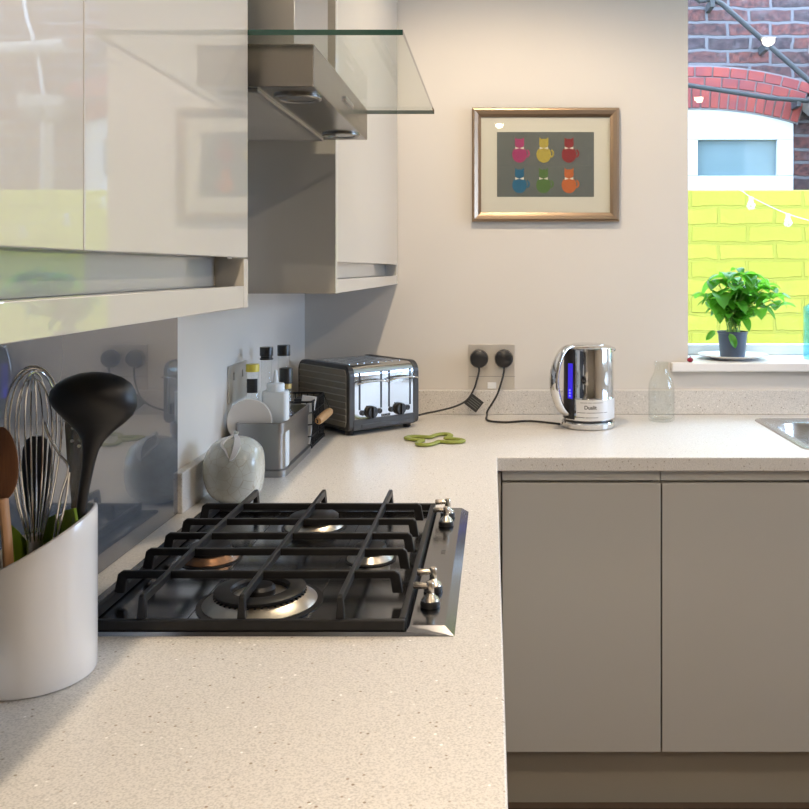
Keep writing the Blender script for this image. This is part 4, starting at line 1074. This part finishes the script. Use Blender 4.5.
# segmental brick arch in two rings
acx, R0 = 1.10, 1.90
az = CZ + (VY - 109) / F * YH - R0
ar = thing('brick_arch', 'red brick arch over the white window of the house', 'arch', (acx, YH, az))
bm = new(); bk = new(); rr_ = random.Random(3)
def seg_block(bm, r0, r1, a0, a1, y0, y1):
    q = [(r0, a0), (r1, a0), (r1, a1), (r0, a1)]
    lo = [bm.verts.new((r * math.sin(a), y0, r * math.cos(a))) for r, a in q]; hi = [bm.verts.new((r * math.sin(a), y1, r * math.cos(a))) for r, a in q]
    bm.faces.new(lo); bm.faces.new(hi)
    for i in range(4): bm.faces.new((lo[i], lo[(i + 1) % 4], hi[(i + 1) % 4], hi[i]))
aend = .298
for rg_, (ra, rb, nb) in enumerate(((R0 + .004, R0 + .112, 23), (R0 + .118, R0 + .170, 13), (R0 + .176, R0 + .228, 13))):
    for k in range(nb):
        a0 = -aend + 2 * aend * k / nb + rr_.uniform(0, .001); a1 = -aend + 2 * aend * (k + 1) / nb - .0035
        seg_block(bm, ra, rb, a0 + (.02 if rg_ == 2 else 0), a1 + (.02 if rg_ == 2 else 0), -.026 + rr_.uniform(0, .005), -.001)
for k in range(30): seg_block(bk, R0 - .004, R0 + .236, -aend + 2 * aend * k / 30, -aend + 2 * aend * (k + 1) / 30, -.017, -.0012)
link('bricks', bm, 'arch', ar, bevel=.003); link('mortar', bk, 'mortar', ar)
# pipes, hopper, downpipe, cable
hpx, hpz = 1.80, CZ + (VY - 103) / F * 4.8
def pp(px, py, d=4.80): return P(px, py, d)
def pipe(name, pts, r, m, label, cat='pipe', brackets=()):
    bm = new(); t = thing(name, label, cat, pts[0]); bm_tube(bm, [Vector(p) - t.location for p in pts], r, 12); link('pipe_run', bm, m, t)
    for b in brackets:
        bm = new(); q = Vector(b) - t.location; bm_box(bm, (q.x - .012, q.y - .02, q.z - .022), (q.x + .012, 4.9 - t.location.y, q.z + .022)); link('bracket', bm, m, t, bevel=.003)
    return t
pipe('waste_pipe', [pp(688, -8), pp(700, 1), pp(712, -1), pp(722, 4), Vector((hpx - .01, 4.78, hpz + .02))], .0145, 'pipe', 'upper thin grey waste pipe running diagonally down the brick wall', brackets=[pp(712, 4), pp(766, 47)])
pipe('waste_pipe', [pp(600, 65), pp(690, 85.5), pp(770, 98), Vector((hpx - .02, 4.78, hpz + .0))], .0135, 'pipe', 'lower thin grey waste pipe crossing the red brick arch', brackets=[pp(798, 103)])
hp = thing('hopper_head', 'grey rainwater hopper and downpipe on the house wall seen reflected in the cabinet door', 'downpipe', (hpx, 4.80, hpz))
bm = new()
rg = [[bm.verts.new((x, y, z)) for x, y in rrect(w, d, .01, 3)] for w, d, z in ((.24, .17, .03), (.24, .17, -.03), (.13, .11, -.09), (.085, .085, -.10))]
for a, b in zip(rg[:-1], rg[1:]):
    for i in range(len(a)): bm.faces.new((a[i], a[(i + 1) % len(a)], b[(i + 1) % len(a)], b[i]))
bm.faces.new(rg[0]); bm.faces.new(rg[-1]); link('hopper', bm, 'hopperpaint', hp)
bm = new(); bm_tube(bm, [(0, 0, -.09), (0, 0, -hpz + .0)], .036, 16)
for z in (-.30, -1.1): bm_tube(bm, [(0, 0, z), (0, 0, z - .05)], .043, 16)
link('downpipe', bm, 'hopperpaint', hp)
pipe('soil_pipe', [Vector((1.70, 4.80, CZ + 1.20)), Vector((1.76, 4.80, CZ + 1.195)), Vector((2.8, 4.80, CZ + 1.13))], .045, 'hopperpaint', 'thick grey pipe above the hopper seen reflected in the cabinet door')
bm = new(); bm_tube(bm, spline([(1.99, 4.88, CZ + 1.9), (1.965, 4.88, CZ + 1.45), (1.90, 4.88, CZ + 1.2), (1.86, 4.88, CZ + .95)], 6), .011, 8)
wc = link('wall_wire', bm, 'cablewhite'); tag(wc, 'white cable on the house wall seen reflected in the cabinet door', 'cable')
# string of festoon bulbs on the yellow wall
sl = thing('string_lights', 'string of clear bulbs hanging on the yellow wall', 'string lights', (1.0, 4.0, CZ + .3))
by_ = 4.02
bpts = [P(733, 188, by_), P(751, 197, by_), P(788, 214, by_), P(832, 226, by_), P(872, 234, by_), P(915, 238, by_)]
bm = new(); pts = spline([Vector((bpts[0].x - .25, by_ + .06, bpts[0].z + .03))] + bpts + [Vector((bpts[-1].x + .8, by_ + .06, bpts[-1].z + .1))], 6)
bm_tube(bm, [p - sl.location for p in pts], .0013, 6); link('flex', bm, 'cablewhite', sl)
for b in bpts[1:]:
    q = b - sl.location
    bm = new(); bm_lathe(bm, [(0, .0), (.009, .0), (.009, -.016), (0, -.017)], 14, q); hh = link('bulb_holder', bm, 'pvc', sl)
    bm = new(); bm_lathe(bm, [(.007, -.015), (.016, -.028), (.020, -.040), (.016, -.052), (.006, -.058), (0, -.059)], 20, q); link('bulb', bm, 'bulb', hh)

# ================================================================== DAYLIGHT
wd = bpy.data.worlds.new('overcast'); sc.world = wd; wd.use_nodes = True
nt = wd.node_tree; bg = nt.nodes['Background']
tc = nt.nodes.new('ShaderNodeTexCoord'); sp_x = nt.nodes.new('ShaderNodeSeparateXYZ'); rp = nt.nodes.new('ShaderNodeValToRGB')
nt.links.new(tc.outputs['Generated'], sp_x.inputs[0]); nt.links.new(sp_x.outputs['Z'], rp.inputs['Fac']); nt.links.new(rp.outputs['Color'], bg.inputs['Color'])
rp.color_ramp.elements[0].color = (.50, .68, 1.0, 1); rp.color_ramp.elements[1].color = (.62, .80, 1.0, 1)
bg.inputs['Strength'].default_value = 20.0
def portal(name, loc, rot, sx_, sy_):
    l = bpy.data.lights.new(name, 'AREA'); l.shape = 'RECTANGLE'; l.size = sx_; l.size_y = sy_; l.cycles.is_portal = True
    o = bpy.data.objects.new(name, l); C.objects.link(o); o.location = loc; o.rotation_euler = rot
portal('window_daylight', ((WX0 + WX1) / 2, YB + .275, (WT0 + WT1) / 2), (-PI / 2, 0, 0), WX1 - WX0, WT1 - WT0)
portal('side_daylight', (XR + .305, (RW[0] + RW[1]) / 2, (RW[2] + RW[3]) / 2), (0, PI / 2, 0), RW[3] - RW[2], RW[1] - RW[0])  # portal at the added right-wall window

# ================================================================== CAMERA
cam = bpy.data.cameras.new('camera'); co = bpy.data.objects.new('camera', cam); C.objects.link(co); sc.camera = co
co.location = (0, 0, CZ); co.rotation_euler = (PI / 2, 0, 0)
cam.sensor_fit = 'HORIZONTAL'; cam.sensor_width = 36; cam.lens = F / 809 * 36
cam.shift_x = -(VX - 404.5) / 809; cam.shift_y = -(404.5 - VY) / 809
cam.clip_start = .02
sc.view_settings.view_transform = 'Standard'; sc.view_settings.look = 'None'; sc.view_settings.gamma = 1; sc.view_settings.use_curve_mapping = False
sc.view_settings.exposure = -0.25
sc.cycles.max_bounces = 12; sc.cycles.transparent_max_bounces = 16; sc.cycles.caustics_refractive = False; sc.cycles.caustics_reflective = False
sc.cycles.sample_clamp_indirect = 4
